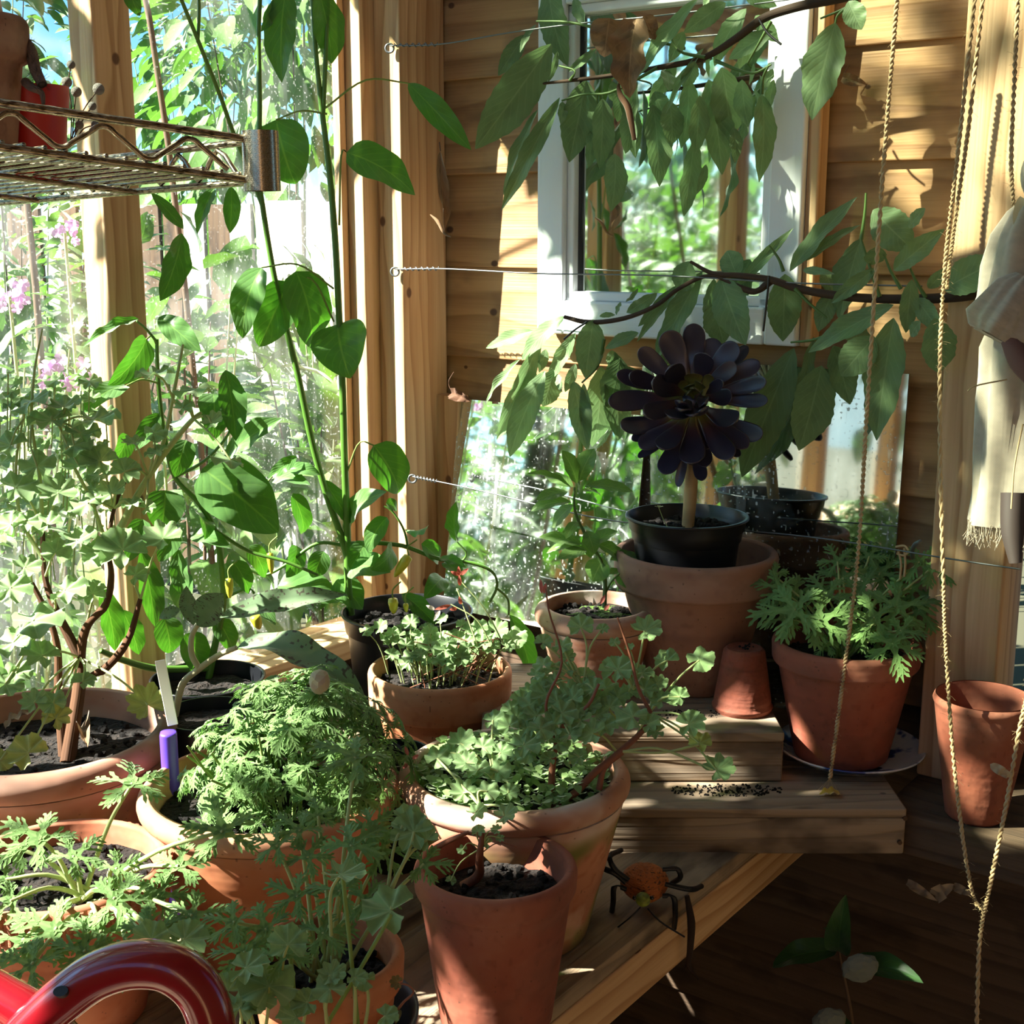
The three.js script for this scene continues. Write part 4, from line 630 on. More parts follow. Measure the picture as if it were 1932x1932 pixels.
{ // rag doll in muslin hanging at the right
  const C = at(1945, 520, 1.48), t = thing('rag_doll', 'cloth figure in frayed cream muslin hanging beside the right post', 'doll', null, C), S = 1.48 / FOCAL;
  const weave = tex(128, 128, (u, v) => { const x = 0.82 + 0.1 * (((Math.floor(u * 64) + Math.floor(v * 64)) % 2) - 0.5) + 0.14 * (fbm(u * 6, v * 6, 6, 6, 3, 3) - 0.5); return [x * 0.9, x * 0.85, x * 0.76]; }); weave.repeat.set(4, 4);
  M.muslin = phy({ map: weave, roughness: 0.95, transmission: 0.25, thickness: 0, side: THREE.DoubleSide }); M.dollSkin = std({ color: lin('#6d4f49'), roughness: 0.8 }); M.dollBoot = std({ color: lin('#3d3330'), roughness: 0.6 });
  function cloth(pr, seed, folds, amp) { const g = lathe(pr, 72), p = g.attributes.position; for (let i = 0; i < p.count; i++) { const x = p.getX(i), y = p.getY(i), z = p.getZ(i), a = Math.atan2(z, x), r = Math.hypot(x, z), k = 1 + amp * (Math.sin(a * folds + seed + y * 14) * 0.6 + Math.sin(a * (folds * 2 + 1) - y * 25 + seed) * 0.35 + (fbm(a * 2 + 20, y * 30 + 20, 999, 999, seed, 3) - 0.5)); p.setXYZ(i, Math.cos(a) * r * k, y, Math.sin(a) * r * k * 0.75); } g.computeVertexNormals(); return g; }
  part(t, 'blouse', cloth([[0.012, 0.085], [0.028, 0.07], [0.042, 0.045], [0.05, 0.01], [0.054, -0.025], [0.06, -0.045], [0.058, -0.058], [0.04, -0.06]], 2, 5, 0.16), M.muslin);
  const sl = part(t, 'sleeve', cloth([[0.012, 0.03], [0.024, 0.015], [0.03, -0.01], [0.034, -0.03], [0.026, -0.042], [0.016, -0.04]], 5, 5, 0.2), M.muslin); sl.position.set(-0.032, -0.028, 0.035); sl.rotation.z = -0.5;
  part(t, 'skirt', cloth([[0.036, -0.05], [0.046, -0.08], [0.047, -0.14], [0.044, -0.2], [0.045, -0.26], [0.047, -0.283]], 8, 6, 0.14), M.muslin);
  const fr = []; for (let i = 0; i < 170; i++) { const a = i / 170 * 6.283, p = new V3(Math.cos(a) * 0.046 * rr(0.92, 1.1), -0.28, Math.sin(a) * 0.034 * rr(0.92, 1.1)); fr.push(tube([p, p.clone().add(new V3(rr(-0.003, 0.003), -0.012, rr(-0.003, 0.003))), p.clone().add(new V3(rr(-0.007, 0.007), rr(-0.018, -0.03), rr(-0.005, 0.005)))], 0.0004, 3, 2, false)); }
  stuff(part(t, 'fringe', merge(fr), M.muslin));
  part(t, 'belt', moved(new THREE.TorusGeometry(0.04, 0.0025, 8, 40), 0, -0.053, 0, Math.PI / 2), std({ color: lin('#b08a4e'), roughness: 0.8 }));
  addTube(t, 'arm', [at(1905, 640, 1.45), at(1925, 680, 1.445), at(1960, 720, 1.44)], [0.01, 0.013, 0.012], M.dollSkin, 10, 5);
  for (const [x, b] of [[1912, 1], [1955, 0]]) { addTube(t, 'leg', [at(x, 930, 1.47), at(x - 2, 1000, 1.47), at(x + 4, 1062, 1.47)], [0.014, 0.013, 0.007], M.dollBoot, 10, 5); }
  addTube(t, 'straw', [at(1826, 738, 1.44), at(1836, 730, 1.44), at(1900, 716, 1.44)], 0.0009, M.jute, 5); addTube(t, 'straw', [at(1908, 960, 1.43), at(1914, 880, 1.43), at(1930, 800, 1.43)], 0.001, M.jute, 5);
  const hd = part(t, 'head', new THREE.SphereGeometry(0.032, 24, 16), M.muslin); hd.position.set(0.01, 0.11, 0); hd.scale.set(0.9, 1.1, 0.9);
  M.ribbon = leafMat({}, '#d9cda6', { coat: 0 }); addBlade(t, blade({ W: 0.5, arch: 0.4 }), M.ribbon, at(1925, 370, 1.46), at(1935, 480, 1.45), toCam(C), 0.02, 'ribbon');
}
{
  const [t, h] = potAt('terracotta_pot', 'empty terracotta pot on the ledge below the dusty pane', 'pot', null, 1857, 1312, 1.64, 0.83);
  pot(t, 0.1215, h, 0.074, clayB, { band: 0.1, out: 0.001, thick: 0.006 }, 0);
  const s = thing('dead_leaf', 'brown curled dry leaf lying inside the empty ledge pot', 'leaf', null, new V3(t.position.x - 0.03, t.position.y + h * 0.62, t.position.z));
  addBlade(s, blade({ pr: OVATE, W: 0.5, fold: 0.6, arch: 1, wave: 0.12 }), M.deadDark, s.position.clone(), s.position.clone().add(new V3(-0.015, 0.04, 0.012)), toCam(s.position), 0.02, 'leaf_blade');
}
{ // bent hook and a turn of old twine on the right post
  const h0 = onB(1722, 1050, 0.09), t = thing('post_hook', 'bent grey metal hook driven into the face of the right post', 'hook', null, h0); addTube(t, 'hook', [onB(1722, 1052, 0.088), onB(1722, 1036, 0.108), onB(1728, 1026, 0.112), onB(1738, 1020, 0.106)], [0.003, 0.0032, 0.003, 0.002], M.wire, 8, 5);
  const u = thing('twine_knot', 'knotted scrap of old twine tied at the edge of the right post', 'twine', null, onB(1700, 1050, 0.1)); for (const p of [[[1690, 1032], [1706, 1030], [1714, 1038]], [[1694, 1036], [1700, 1062], [1698, 1092]], [[1706, 1034], [1708, 1064], [1706, 1088]], [[1692, 1044], [1704, 1048], [1714, 1042]]]) addTube(u, 'strand', p.map(([x, y]) => onB(x, y, 0.098)), 0.0016, M.jute, 6, 4);
}

// ------------------------------------------------------------------ chilli plants and the plantlet-bearing succulent
const atF = (px, py, F) => keepIn(px, py, F / (CP + (966 - py) / FOCAL * SP));      // F: distance ahead of the camera along the floor
const chG = [blade({ pr: OVATE, W: 0.62, fold: 0.25, arch: 0.8, wave: 0.025, waves: 2, ny: 16, nx: 6, tipcurl: 0.5 }), blade({ pr: OVATE, W: 0.62, fold: 0.15, arch: 1.1, wave: 0.03, waves: 2, ny: 16, nx: 6, twist: 0.3 }), blade({ pr: PEACH, W: 0.62, fold: 0.2, arch: 0.6, wave: 0.03, ny: 16, nx: 6, twist: -0.3 })];
const chMaps = bladeTex('#528c30', '#9ec568', { n: 7, slant: 0.7, strength: 0.5, mott: 0.3, seed: 33 });
M.chilli = leafMat(chMaps, '#d6e8a2', { coat: 0.5, cr: 0.28, thru: 0.48 });
M.chilliStem = std({ color: lin('#4f7a2c'), roughness: 0.4 }); M.fruit = phy({ color: lin('#c9c83a'), roughness: 0.3, clearcoat: 0.6, clearcoatRoughness: 0.15 });
function chilliLeaves(t, list, F) {
  list.forEach(([bx, by, tx, ty, w, k, sx, sy], i) => {
    const f = typeof F === 'function' ? F(bx, by) : F, b = atF(bx, by, f + rr(-0.02, 0.02)), p = atF(tx, ty, f + rr(-0.06, 0.03)), mid = b.clone().lerp(p, 0.5);
    const n = toCam(mid).add(new V3(k === 2 ? 0.7 : k === 0 ? -0.35 : 0.3, k === 2 ? -0.2 : 0.55, 0)).normalize();
    addBlade(t, chG[w / Math.hypot(tx - bx, ty - by) < 0.45 ? 2 : i % 2], M.chilli, b, p, n, w * 1.05 / FOCAL * depthOf(mid));
    if (sx) addTube(t, 'leaf_stalk', [atF(sx, sy, f), atF((sx + bx) / 2, Math.min(sy, by) - 6, f - 0.01), b], [0.0016, 0.0014, 0.0012], M.stemGreen, 6, 5);
  });
}
function chilliFruit(t, px, py, F, len, rad, tilt) { const p = atF(px, py, F), g = lathe([[0.0001, -len], [rad * 0.35, -len * 0.93], [rad * 0.75, -len * 0.7], [rad, -len * 0.3], [rad * 0.85, -len * 0.06], [0.0001, 0]].map(([x, y]) => [x, y]), 16); const m = part(t, 'chilli', g, M.fruit); m.position.copy(p.clone().sub(t.position)); m.rotation.z = tilt; addTube(t, 'fruit_stalk', [p, p.clone().add(new V3(-Math.sin(tilt) * -0.004, 0.012, 0)), p.clone().add(new V3(0.012, 0.024, 0))], 0.0012, M.stemGreen, 6); }
{
  const F = 1.93, [t, h] = potAt('potted_chilli', 'tall chilli plant with yellow fruits in a black pot by the corner', 'potted plant', null, 768, 1152, 1.985, BENCH);
  part(t, 'pot', lathe([[0, 0.002], [0.07, 0], [0.072, 0.003], [0.089, h - 0.03], [0.092, h - 0.028], [0.096, h - 0.004], [0.099, h - 0.002], [0.099, h], [0.093, h], [0.09, h - 0.02], [0.07, 0.006], [0, 0.005]], 48), M.blackPlastic);
  const s = part(t, 'soil', soilDisc(0.089, 0.007, 15), M.soil); s.position.y = h - 0.025; stuff(part(s, 'crumbs', crumbs(0.08, 200, 0.005, 18), M.soil));
  const S = (pts, r, nm = 'stem') => addTube(t, nm, pts.map(([x, y, f]) => atF(x, y, f ?? F)), r, M.chilliStem, 9, 5);
  S([[662, 1160], [657, 1110], [655, 1000], [651, 900], [645, 700], [640, 600], [632, 450], [622, 330], [607, 205], [596, 100], [588, -30]], [0.0062, 0.0058, 0.0055, 0.0053, 0.005, 0.0048, 0.0042, 0.0034, 0.0028]);
  S([[609, 215], [614, 120], [619, -30]], [0.0036, 0.0032, 0.0028]);
  S([[655, 1050], [640, 1000], [620, 945], [590, 840], [560, 700], [535, 600], [515, 510], [497, 400], [488, 330], [490, 200], [488, 60], [492, -30]], [0.0055, 0.0052, 0.005, 0.0046, 0.0042, 0.0038, 0.0034, 0.003]);
  S([[494, 385], [470, 320], [440, 250], [415, 180], [373, 75], [330, -30]], [0.0036, 0.0032, 0.003, 0.0026], 'branch');
  S([[373, 80], [376, 20], [374, -30]], [0.0024, 0.002], 'branch'); S([[657, 1026], [700, 1024], [760, 1030], [830, 1055], [890, 1062], [930, 1080], [938, 1105], [925, 1135]], [0.0036, 0.0034, 0.003, 0.0026, 0.002], 'branch');
  S([[935, 1108], [958, 1130], [960, 1160]], [0.002, 0.0016], 'branch'); S([[655, 1030], [600, 1025], [540, 1065], [500, 1085], [470, 1075]], [0.003, 0.0026, 0.002], 'branch'); S([[770, 1035], [762, 1000], [740, 965], [725, 955]], [0.002, 0.0016, 0.0012], 'branch'); S([[870, 1062], [880, 1045], [862, 1022]], [0.002, 0.0016, 0.0012], 'branch');
  chilliLeaves(t, [[521, 226, 558, 347, 104, 0, 617, 215], [654, 288, 783, 368, 76, 1, 640, 425], [770, 157, 889, 283, 46, 0, 612, 205], [540, -22, 532, 156, 66, 0], [600, -22, 626, 120, 62, 1], [493, 505, 458, 638, 62, 0, 630, 545], [544, 532, 489, 654, 76, 1, 630, 607], [558, 512, 587, 657, 96, 2], [637, 612, 661, 714, 108, 0], [560, 861, 505, 905, 26, 1], [547, 885, 604, 896, 28, 1], [518, 905, 586, 916, 36, 1], [552, 931, 569, 1007, 38, 1], [609, 905, 662, 994, 34, 2], [705, 840, 752, 930, 78, 2, 655, 890], [662, 977, 730, 928, 52, 0], [728, 950, 749, 960, 26, 1], [730, 976, 694, 1042, 40, 0], [764, 998, 809, 990, 19, 2], [862, 1022, 861, 946, 29, 0], [829, 1053, 879, 1071, 21, 1], [662, 1072, 737, 1080, 64, 1], [795, 1026, 826, 1062, 38, 1], [634, 1095, 684, 1150, 56, 2], [525, 1105, 642, 1135, 70, 1], [758, 1120, 822, 1178, 36, 1], [962, 1160, 1002, 1270, 42, 2], [835, 1090, 800, 1130, 40, 1], [740, 1035, 700, 1075, 46, 2], [840, 1060, 870, 1100, 34, 2], [690, 1025, 660, 1075, 40, 1], [470, 1030, 500, 1090, 40, 1], [560, 1030, 540, 1090, 44, 2], [610, 1040, 590, 1090, 40, 1], [436, 352, 434, 440, 32, 1], [405, 352, 372, 442, 30, 0], [285, 364, 346, 432, 24, 0], [343, 440, 302, 568, 56, 2], [515, 0, 492, 60, 22, 2], [240, -30, 264, 30, 30, 0]], F);
  for (const a of [[509, 1042, F - 0.03, 0.034, 0.0055, 0.05], [772, 1048, F - 0.04, 0.04, 0.008, -0.6], [741, 1128, F - 0.1, 0.024, 0.0075, 0.05], [765, 1138, F - 0.1, 0.014, 0.004, 0.1], [500, 930, F - 0.05, 0.016, 0.004, 0.3]]) chilliFruit(t, ...a);
}
{
  const [t, h] = potAt('potted_chilli', 'bushy chilli plant with broad backlit leaves crowding the left glass', 'potted plant', null, 392, 1278, 1.83, BENCH);
  part(t, 'pot', lathe([[0, 0.002], [0.06, 0], [0.062, 0.003], [0.076, h - 0.004], [0.079, h], [0.074, h], [0.06, 0.006], [0, 0.005]], 40), M.blackPlastic); const s = part(t, 'soil', soilDisc(0.07, 0.006, 25), M.soil); s.position.y = h - 0.02;
  const F = 1.8, S = (pts, r, nm = 'stem') => addTube(t, nm, pts.map(([x, y, f]) => atF(x, y, f ?? F)), r, M.chilliStem, 8, 5);
  S([[392, 1290], [404, 1225], [421, 1140], [418, 1070], [405, 1000], [378, 952], [330, 900], [312, 830], [302, 760], [297, 690], [296, 640]], [0.0052, 0.005, 0.0046, 0.004, 0.0034, 0.003, 0.0024]);
  S([[405, 1000], [470, 1040], [540, 1060], [600, 1085]], [0.003, 0.0026, 0.002], 'branch'); S([[296, 645], [275, 620], [258, 606]], [0.002, 0.0015], 'branch'); S([[330, 900], [385, 870], [430, 820], [440, 790]], [0.0026, 0.002, 0.0015], 'branch'); S([[392, 1260], [300, 1262], [230, 1245], [190, 1228]], [0.0055, 0.005, 0.004], 'branch'); S([[420, 1130], [470, 1110], [480, 1120]], [0.0026, 0.002], 'branch');
  chilliLeaves(t, [[276, 640, 203, 727, 58, 2, 297, 655], [300, 598, 380, 664, 46, 0], [262, 602, 155, 657, 26, 0], [238, 728, 155, 780, 46, 0, 296, 722], [426, 698, 445, 832, 52, 1], [402, 742, 402, 832, 62, 1], [425, 867, 532, 790, 48, 0], [382, 884, 526, 1004, 118, 0], [265, 1036, 292, 1182, 46, 1], [335, 1036, 350, 1132, 36, 0], [312, 925, 304, 1002, 72, 1], [190, 1106, 217, 1228, 46, 2], [310, 1166, 320, 1232, 56, 1], [350, 1196, 376, 1268, 60, 2], [370, 966, 386, 1018, 42, 2], [362, 1010, 437, 1036, 36, 1], [330, 1005, 300, 1060, 40, 1], [440, 1060, 470, 1120, 40, 1], [240, 820, 215, 870, 40, 2], [350, 830, 330, 900, 46, 1], [300, 780, 255, 850, 36, 1], [450, 900, 480, 960, 40, 1], [270, 980, 240, 1060, 44, 1], [410, 1170, 440, 1230, 44, 1], [230, 1150, 262, 1235, 40, 2], [470, 1130, 520, 1180, 40, 1], [355, 1080, 340, 1150, 44, 0]], F);
  for (const a of [[432, 1090, F - 0.03, 0.03, 0.006, 0], [480, 1160, F - 0.05, 0.022, 0.008, 0.3]]) chilliFruit(t, ...a);
}
{
  const d = 1.62, [t, h] = potAt('potted_succulent', 'arching spotted succulent with tiny plantlets along its leaf edges', 'potted plant', null, 395, 1345, 1.64, BENCH);
  part(t, 'pot', lathe([[0, 0.002], [0.045, 0], [0.047, 0.003], [0.058, h - 0.004], [0.061, h], [0.057, h], [0.045, 0.006], [0, 0.005]], 40), M.blackPlastic); const s = part(t, 'soil', soilDisc(0.054, 0.005, 35), M.soil); s.position.y = h - 0.015;
  const kal = tex(64, 192, (u, v) => { const e = Math.abs(u - 0.5) * 2, q = pnoise(u * 10, v * 60, 10, 60, 4); return mixc(mixc(hex('#6f8a66'), hex('#5d7a52'), fbm(u * 5, v * 12, 5, 12, 6, 3)), hex('#3a2c24'), q > 0.72 && e > 0.35 ? 0.75 : 0); });
  M.kal = leafMat({ map: kal }, '#ffffff', { coat: 0.3, thru: 0.2 }); M.plantlet = std({ color: lin('#8d8a80'), roughness: 0.6 }); M.kalStalk = leafMat({}, '#b5ad8c', { coat: 0.2, thru: 0.05 });
  const kg = [blade({ pr: PEACH, W: 0.2, fold: 0.5, arch: 0.5, ny: 20, nx: 6 }), blade({ pr: PEACH, W: 0.2, fold: 0.6, arch: 1.5, ny: 24, nx: 6 }), blade({ pr: PEACH, W: 0.3, fold: 0.8, arch: -1.2, ny: 16, nx: 6, twist: 0.5 })];
  addTube(t, 'stem', [at(330, 1350, 1.64), at(345, 1290, 1.63), at(376, 1262, 1.62), at(415, 1235, 1.61), at(446, 1222, 1.6)], [0.0046, 0.0044, 0.004, 0.0036, 0.003], M.kalStalk, 9, 6); addTube(t, 'stem', [at(376, 1262, 1.62), at(362, 1235, 1.62), at(362, 1200, 1.62), at(372, 1180, 1.62)], [0.004, 0.0038, 0.0034, 0.003], M.kalStalk, 9, 6);
  const n1 = new V3(-0.2, 0.6, 0.7), lay = (g, m, b, p, w, n) => { const x = addBlade(t, g, m, b, p, n, w); return x; };
  lay(kg[0], M.kal, at(415, 1165, d - 0.02), at(655, 1122, d), 0.034, n1); lay(kg[1], M.kal, at(446, 1224, d - 0.04), at(700, 1340, d - 0.1), 0.05, new V3(0.1, 1, 0.5)); lay(kg[2], M.kal, at(372, 1182, d), at(422, 1120, d), 0.05, new V3(0.3, 0.1, 1)); lay(kg[2], M.kal, at(365, 1180, d + 0.02), at(352, 1105, d + 0.02), 0.03, new V3(0.6, 0.2, 0.8)); lay(kg[0], M.kal, at(340, 1150, d + 0.03), at(300, 1166, d + 0.03), 0.02, n1);
  const bead = new THREE.IcosahedronGeometry(0.0024, 1); for (let i = 0; i < 26; i++) { const u = i / 25, p = at(lerp(500, 596, u), lerp(1141, 1124, u) + (i % 2) * 5, d - 0.004); const m = part(t, 'plantlet', bead, M.plantlet); m.position.copy(p.sub(t.position)); }
}

// ------------------------------------------------------------------ potted geraniums on the bench
const roundG = [0, 1, 2, 3].map((i) => roundLeaf({ lobes: [7, 6, 7, 5][i], depth: [0.2, 0.16, 0.24, 0.18][i], ruffle: [0.15, 0.2, 0.13, 0.18][i], cup: [0.2, 0.1, 0.3, -0.1][i], gap: [0.3, 0.5, 0.4, 0.35][i], ph: i }));
const roundMaps = palmTex('#8caa74', '#bfd0a2', { rays: 7, spread: 2.5, strength: 0.4, seed: 14 });
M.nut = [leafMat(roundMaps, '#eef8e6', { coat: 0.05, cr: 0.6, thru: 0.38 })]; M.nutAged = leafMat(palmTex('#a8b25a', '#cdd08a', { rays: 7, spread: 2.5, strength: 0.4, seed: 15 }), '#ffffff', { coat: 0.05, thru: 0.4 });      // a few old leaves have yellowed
M.redStem = std({ color: lin('#7d4a34'), roughness: 0.7 }); M.woody = std({ color: lin('#7a6454'), map: W_board.map, bumpMap: W_dark.bumpMap, bumpScale: 0.003, roughness: 0.9 });
// [x, y, radius, nearer, material, face]
function discLeaves(t, list, d, root, mats, stem = 0.0011, face = 0.75) {
  list.forEach(([x, y, r, dz = 0, mi, f = face], i) => {
    const p = keepIn(x, y, d - dz), n = UP.clone().addScaledVector(toCam(p), f * rr(0.6, 1.3)).add(new V3(rr(-0.55, 0.3), 0, rr(-0.2, 0.3))).normalize();
    addDisc(t, roundG[i % 4], mi ?? mats[i % mats.length], p, n, imgDir(rr(-60, 60)), r * 1.14 / FOCAL * d);
    if (root) { const b = root(x, y, i); addTube(t, 'stalk', [b, b.clone().lerp(p, 0.6).add(new V3(rr(-0.006, 0.006), 0.006, 0)), p], [stem * 1.2, stem, stem * 0.9], M.stemPale, 5, 4); }
  });
}
const nearest = (pts) => (x, y) => { let best = null, bd = 1e9; for (const p of pts) { const q = (p[0] - x) ** 2 + (p[1] - y) ** 2 * 0.6 + (p[1] < y ? 900 : 0); if (q < bd) { bd = q; best = p; } } return at(best[0], best[1], best[2]); };

{ // trailing geranium in the bowl
  const [t, h] = potAt('potted_geranium', 'small-leaved trailing geranium in a shallow terracotta bowl', 'potted plant', 'potted geraniums', 830, 1258, 1.866, BENCH), d = 1.85;
  pot(t, 0.203, h, 0.13, clayD, { band: 0.33, out: 0.005, thick: 0.01 }, 0.88);
  const base = new V3(t.position.x, t.position.y + h * 0.88, t.position.z), list = [];
  const q = rng(5); for (let i = 0; i < 46; i++) { const a = q() * 6.283, r = Math.sqrt(q()); list.push([845 + Math.cos(a) * r * 130, 1222 + Math.sin(a) * r * 34 - 18 * q(), 11 + 10 * q(), (Math.sin(a) * 0.06)]); }
  for (const l of [[715, 1185, 16], [735, 1205, 18], [775, 1175, 16], [812, 1195, 17], [785, 1200, 14], [690, 1190, 14], [865, 1205, 15], [900, 1185, 18], [935, 1190, 22], [968, 1205, 24], [880, 1230, 20], [770, 1250, 18], [800, 1245, 18], [850, 1250, 20], [925, 1220, 18], [740, 1195, 14], [830, 1170, 14]]) list.push(l);
  discLeaves(t, list, d, (x, y, i) => base.clone().add(new V3((x - 835) * 0.0005, 0, rr(-0.04, 0.04))), M.nut, 0.0008);
  for (let i = 0; i < 16; i++) addTube(t, 'dry_stem', [base.clone().add(new V3(rr(-0.07, 0.08), 0, rr(-0.05, 0.06))), at(rr(790, 960), rr(1225, 1245), d - 0.02), at(rr(780, 975), rr(1190, 1235), d - 0.03)], 0.0008, M.redStem, 5, 3);
  for (const [a, b, c] of [[[905, 1230], [880, 1160], [862, 1110]], [[930, 1225], [900, 1170], [850, 1140]], [[950, 1215], [915, 1150], [868, 1095]]]) addTube(t, 'flower_stalk', [a, b, c].map(([x, y]) => at(x, y, d - 0.03)), [0.0012, 0.001, 0.0008], M.stemPale, 6, 5);
  M.petal = leafMat({}, '#a5503c', { coat: 0, thru: 0.3 }); M.petalW = leafMat({}, '#d9cfc4', { coat: 0, thru: 0.3 }); const fl = blade({ W: 0.22, arch: 1.2, fold: 0.4, ny: 8, nx: 2 });
  for (const [x, y, x2, y2, k] of [[862, 1148, 848, 1150, 0], [870, 1140, 866, 1125, 0], [850, 1142, 820, 1150, 0], [820, 1150, 804, 1142, 1], [830, 1152, 818, 1172, 1], [868, 1105, 866, 1084, 0], [866, 1085, 850, 1078, 0], [868, 1085, 884, 1072, 0], [866, 1085, 865, 1068, 0]]) addBlade(t, fl, k ? M.petalW : M.petal, at(x, y, d - 0.03), at(x2, y2, d - 0.035), toCam(at(x, y, d)), 0.006, 'petal');
}
{ // nutmeg geranium with a carpet of seedlings
  const [t, h, rim] = potAt('potted_geranium', 'round-leaved geranium over a carpet of seedlings in a mossy pale-rimmed pot', 'potted plant', 'potted geraniums', 970, 1447, 1.455, BENCH), d = 1.44;
  pot(t, 0.256, h, 0.165, clayC, { band: 0.14, out: 0.001, thick: 0.014, roll: true }, 0.86);
  const sg = blade({ pr: OBOVATE, W: 0.8, arch: 0.5, fold: 0.1, ny: 4, nx: 2 }), L = [], q = rng(8), mm = new THREE.Matrix4();
  M.seed = leafMat({}, '#86a860', { coat: 0.15, thru: 0.4 });
  for (let i = 0; i < 620; i++) { const a = q() * 6.283, r = 0.106 * Math.sqrt(q()), x = r * Math.cos(a), z = r * Math.sin(a), y = 0.008 + 0.022 * q(), tw = q() * 6.283; for (const s of [0, Math.PI]) { const g = sg.clone(), e = new THREE.Euler(-1.25 + 0.3 * q(), tw + s + 0.2 * q(), 0, 'YXZ'), k = 0.009 + 0.005 * q(); g.applyMatrix4(mm.compose(new V3(x, y, z), new THREE.Quaternion().setFromEuler(e), new V3(k, k, k))); L.push(g); } }
  const cp = part(t, 'seedlings', merge(L), M.seed, 'dense pale green seedlings'); stuff(cp); cp.position.y = h * 0.86;
  const P = (x, y, z = d) => at(x, y, z), nodes = [[1045, 1415, d], [1055, 1380, d - 0.02], [1075, 1360, d - 0.02], [1165, 1420, d - 0.03], [1200, 1390, d - 0.03], [1225, 1345, d - 0.02], [1175, 1370, d], [1020, 1400, d - 0.03], [905, 1520, d - 0.1], [930, 1470, d - 0.06], [1075, 1440, d - 0.04], [1175, 1418, d - 0.06], [1195, 1300, d - 0.01], [1100, 1300, d]];
  for (const [pts, r] of [[[[1035, 1525], [1080, 1500], [1125, 1455], [1170, 1418], [1215, 1375], [1228, 1345]], [0.0048, 0.0045, 0.0042, 0.0036, 0.003, 0.0022]], [[[1040, 1500], [1042, 1450], [1048, 1410], [1062, 1370], [1075, 1330]], [0.004, 0.0036, 0.003, 0.0025, 0.002]], [[[1130, 1490], [1140, 1450], [1175, 1420]], [0.0036, 0.003, 0.0024]], [[[1075, 1360], [1110, 1330], [1130, 1290]], [0.0024, 0.002, 0.0016]], [[[1228, 1345], [1205, 1300], [1190, 1240], [1165, 1165]], [0.0022, 0.002, 0.0014, 0.001]], [[[1050, 1410], [1030, 1330], [1060, 1250], [1035, 1150], [1030, 1110]], [0.002, 0.0016, 0.0013, 0.001, 0.0008]]]) addTube(t, 'woody_stem', pts.map(([x, y]) => P(x, y, d - 0.04)), r, M.redStem, 8, 5);
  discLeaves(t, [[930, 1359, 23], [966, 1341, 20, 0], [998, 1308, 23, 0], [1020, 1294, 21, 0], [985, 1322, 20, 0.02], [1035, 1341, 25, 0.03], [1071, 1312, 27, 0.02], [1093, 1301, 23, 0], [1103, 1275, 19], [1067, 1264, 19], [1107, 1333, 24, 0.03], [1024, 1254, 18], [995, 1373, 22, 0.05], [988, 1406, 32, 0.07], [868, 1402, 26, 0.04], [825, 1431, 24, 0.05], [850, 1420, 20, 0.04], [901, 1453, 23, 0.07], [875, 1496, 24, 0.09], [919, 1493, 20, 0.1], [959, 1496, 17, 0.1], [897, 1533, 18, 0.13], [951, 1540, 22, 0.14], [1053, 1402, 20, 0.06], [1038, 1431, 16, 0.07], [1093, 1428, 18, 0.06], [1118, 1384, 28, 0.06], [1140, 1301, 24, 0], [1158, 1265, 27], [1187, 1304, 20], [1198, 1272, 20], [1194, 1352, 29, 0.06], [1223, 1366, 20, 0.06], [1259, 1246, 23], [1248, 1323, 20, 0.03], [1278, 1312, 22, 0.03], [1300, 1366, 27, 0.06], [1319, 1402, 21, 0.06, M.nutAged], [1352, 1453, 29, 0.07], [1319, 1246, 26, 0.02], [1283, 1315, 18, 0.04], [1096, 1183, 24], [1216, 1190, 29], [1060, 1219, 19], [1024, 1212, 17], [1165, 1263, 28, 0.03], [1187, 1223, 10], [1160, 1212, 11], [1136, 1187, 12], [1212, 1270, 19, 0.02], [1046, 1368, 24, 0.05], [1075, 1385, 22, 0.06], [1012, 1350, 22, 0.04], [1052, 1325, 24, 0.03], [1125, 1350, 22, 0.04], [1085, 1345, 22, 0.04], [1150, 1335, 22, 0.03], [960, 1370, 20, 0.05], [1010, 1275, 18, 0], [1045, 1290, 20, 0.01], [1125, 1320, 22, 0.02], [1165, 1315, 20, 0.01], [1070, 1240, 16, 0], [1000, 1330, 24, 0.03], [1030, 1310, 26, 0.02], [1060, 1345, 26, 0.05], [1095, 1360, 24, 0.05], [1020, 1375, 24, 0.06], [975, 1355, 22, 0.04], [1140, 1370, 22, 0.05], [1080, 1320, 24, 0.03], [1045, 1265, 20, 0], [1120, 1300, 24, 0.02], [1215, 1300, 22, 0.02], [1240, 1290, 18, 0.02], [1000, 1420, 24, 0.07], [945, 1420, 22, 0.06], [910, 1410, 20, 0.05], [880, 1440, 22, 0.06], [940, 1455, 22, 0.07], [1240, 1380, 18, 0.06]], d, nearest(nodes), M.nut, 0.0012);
  addTube(t, 'stalk', [P(1175, 1418, d - 0.06), P(1240, 1412, d - 0.06), P(1345, 1453, d - 0.07)], 0.0013, M.stemPale, 6, 5); addTube(t, 'stalk', [P(1175, 1418, d - 0.06), P(1250, 1420, d - 0.06), P(1318, 1405, d - 0.06)], 0.0013, M.stemPale, 6, 5);
  M.bud = leafMat({}, '#b06058', { coat: 0.1 }); const bg = blade({ W: 0.3, fold: 0.6, arch: 0.2, ny: 8, nx: 4 });
  for (const [x, y, x2, y2] of [[1022, 1120, 1020, 1092], [1026, 1120, 1030, 1100], [1133, 1140, 1142, 1122], [1140, 1152, 1150, 1140], [770, 1425, 764, 1408], [778, 1432, 790, 1424], [770, 1440, 760, 1450]]) addBlade(t, bg, M.bud, P(x, y, d - 0.02), P(x2, y2, d - 0.02), toCam(P(x, y)), 0.005, 'bud');
}
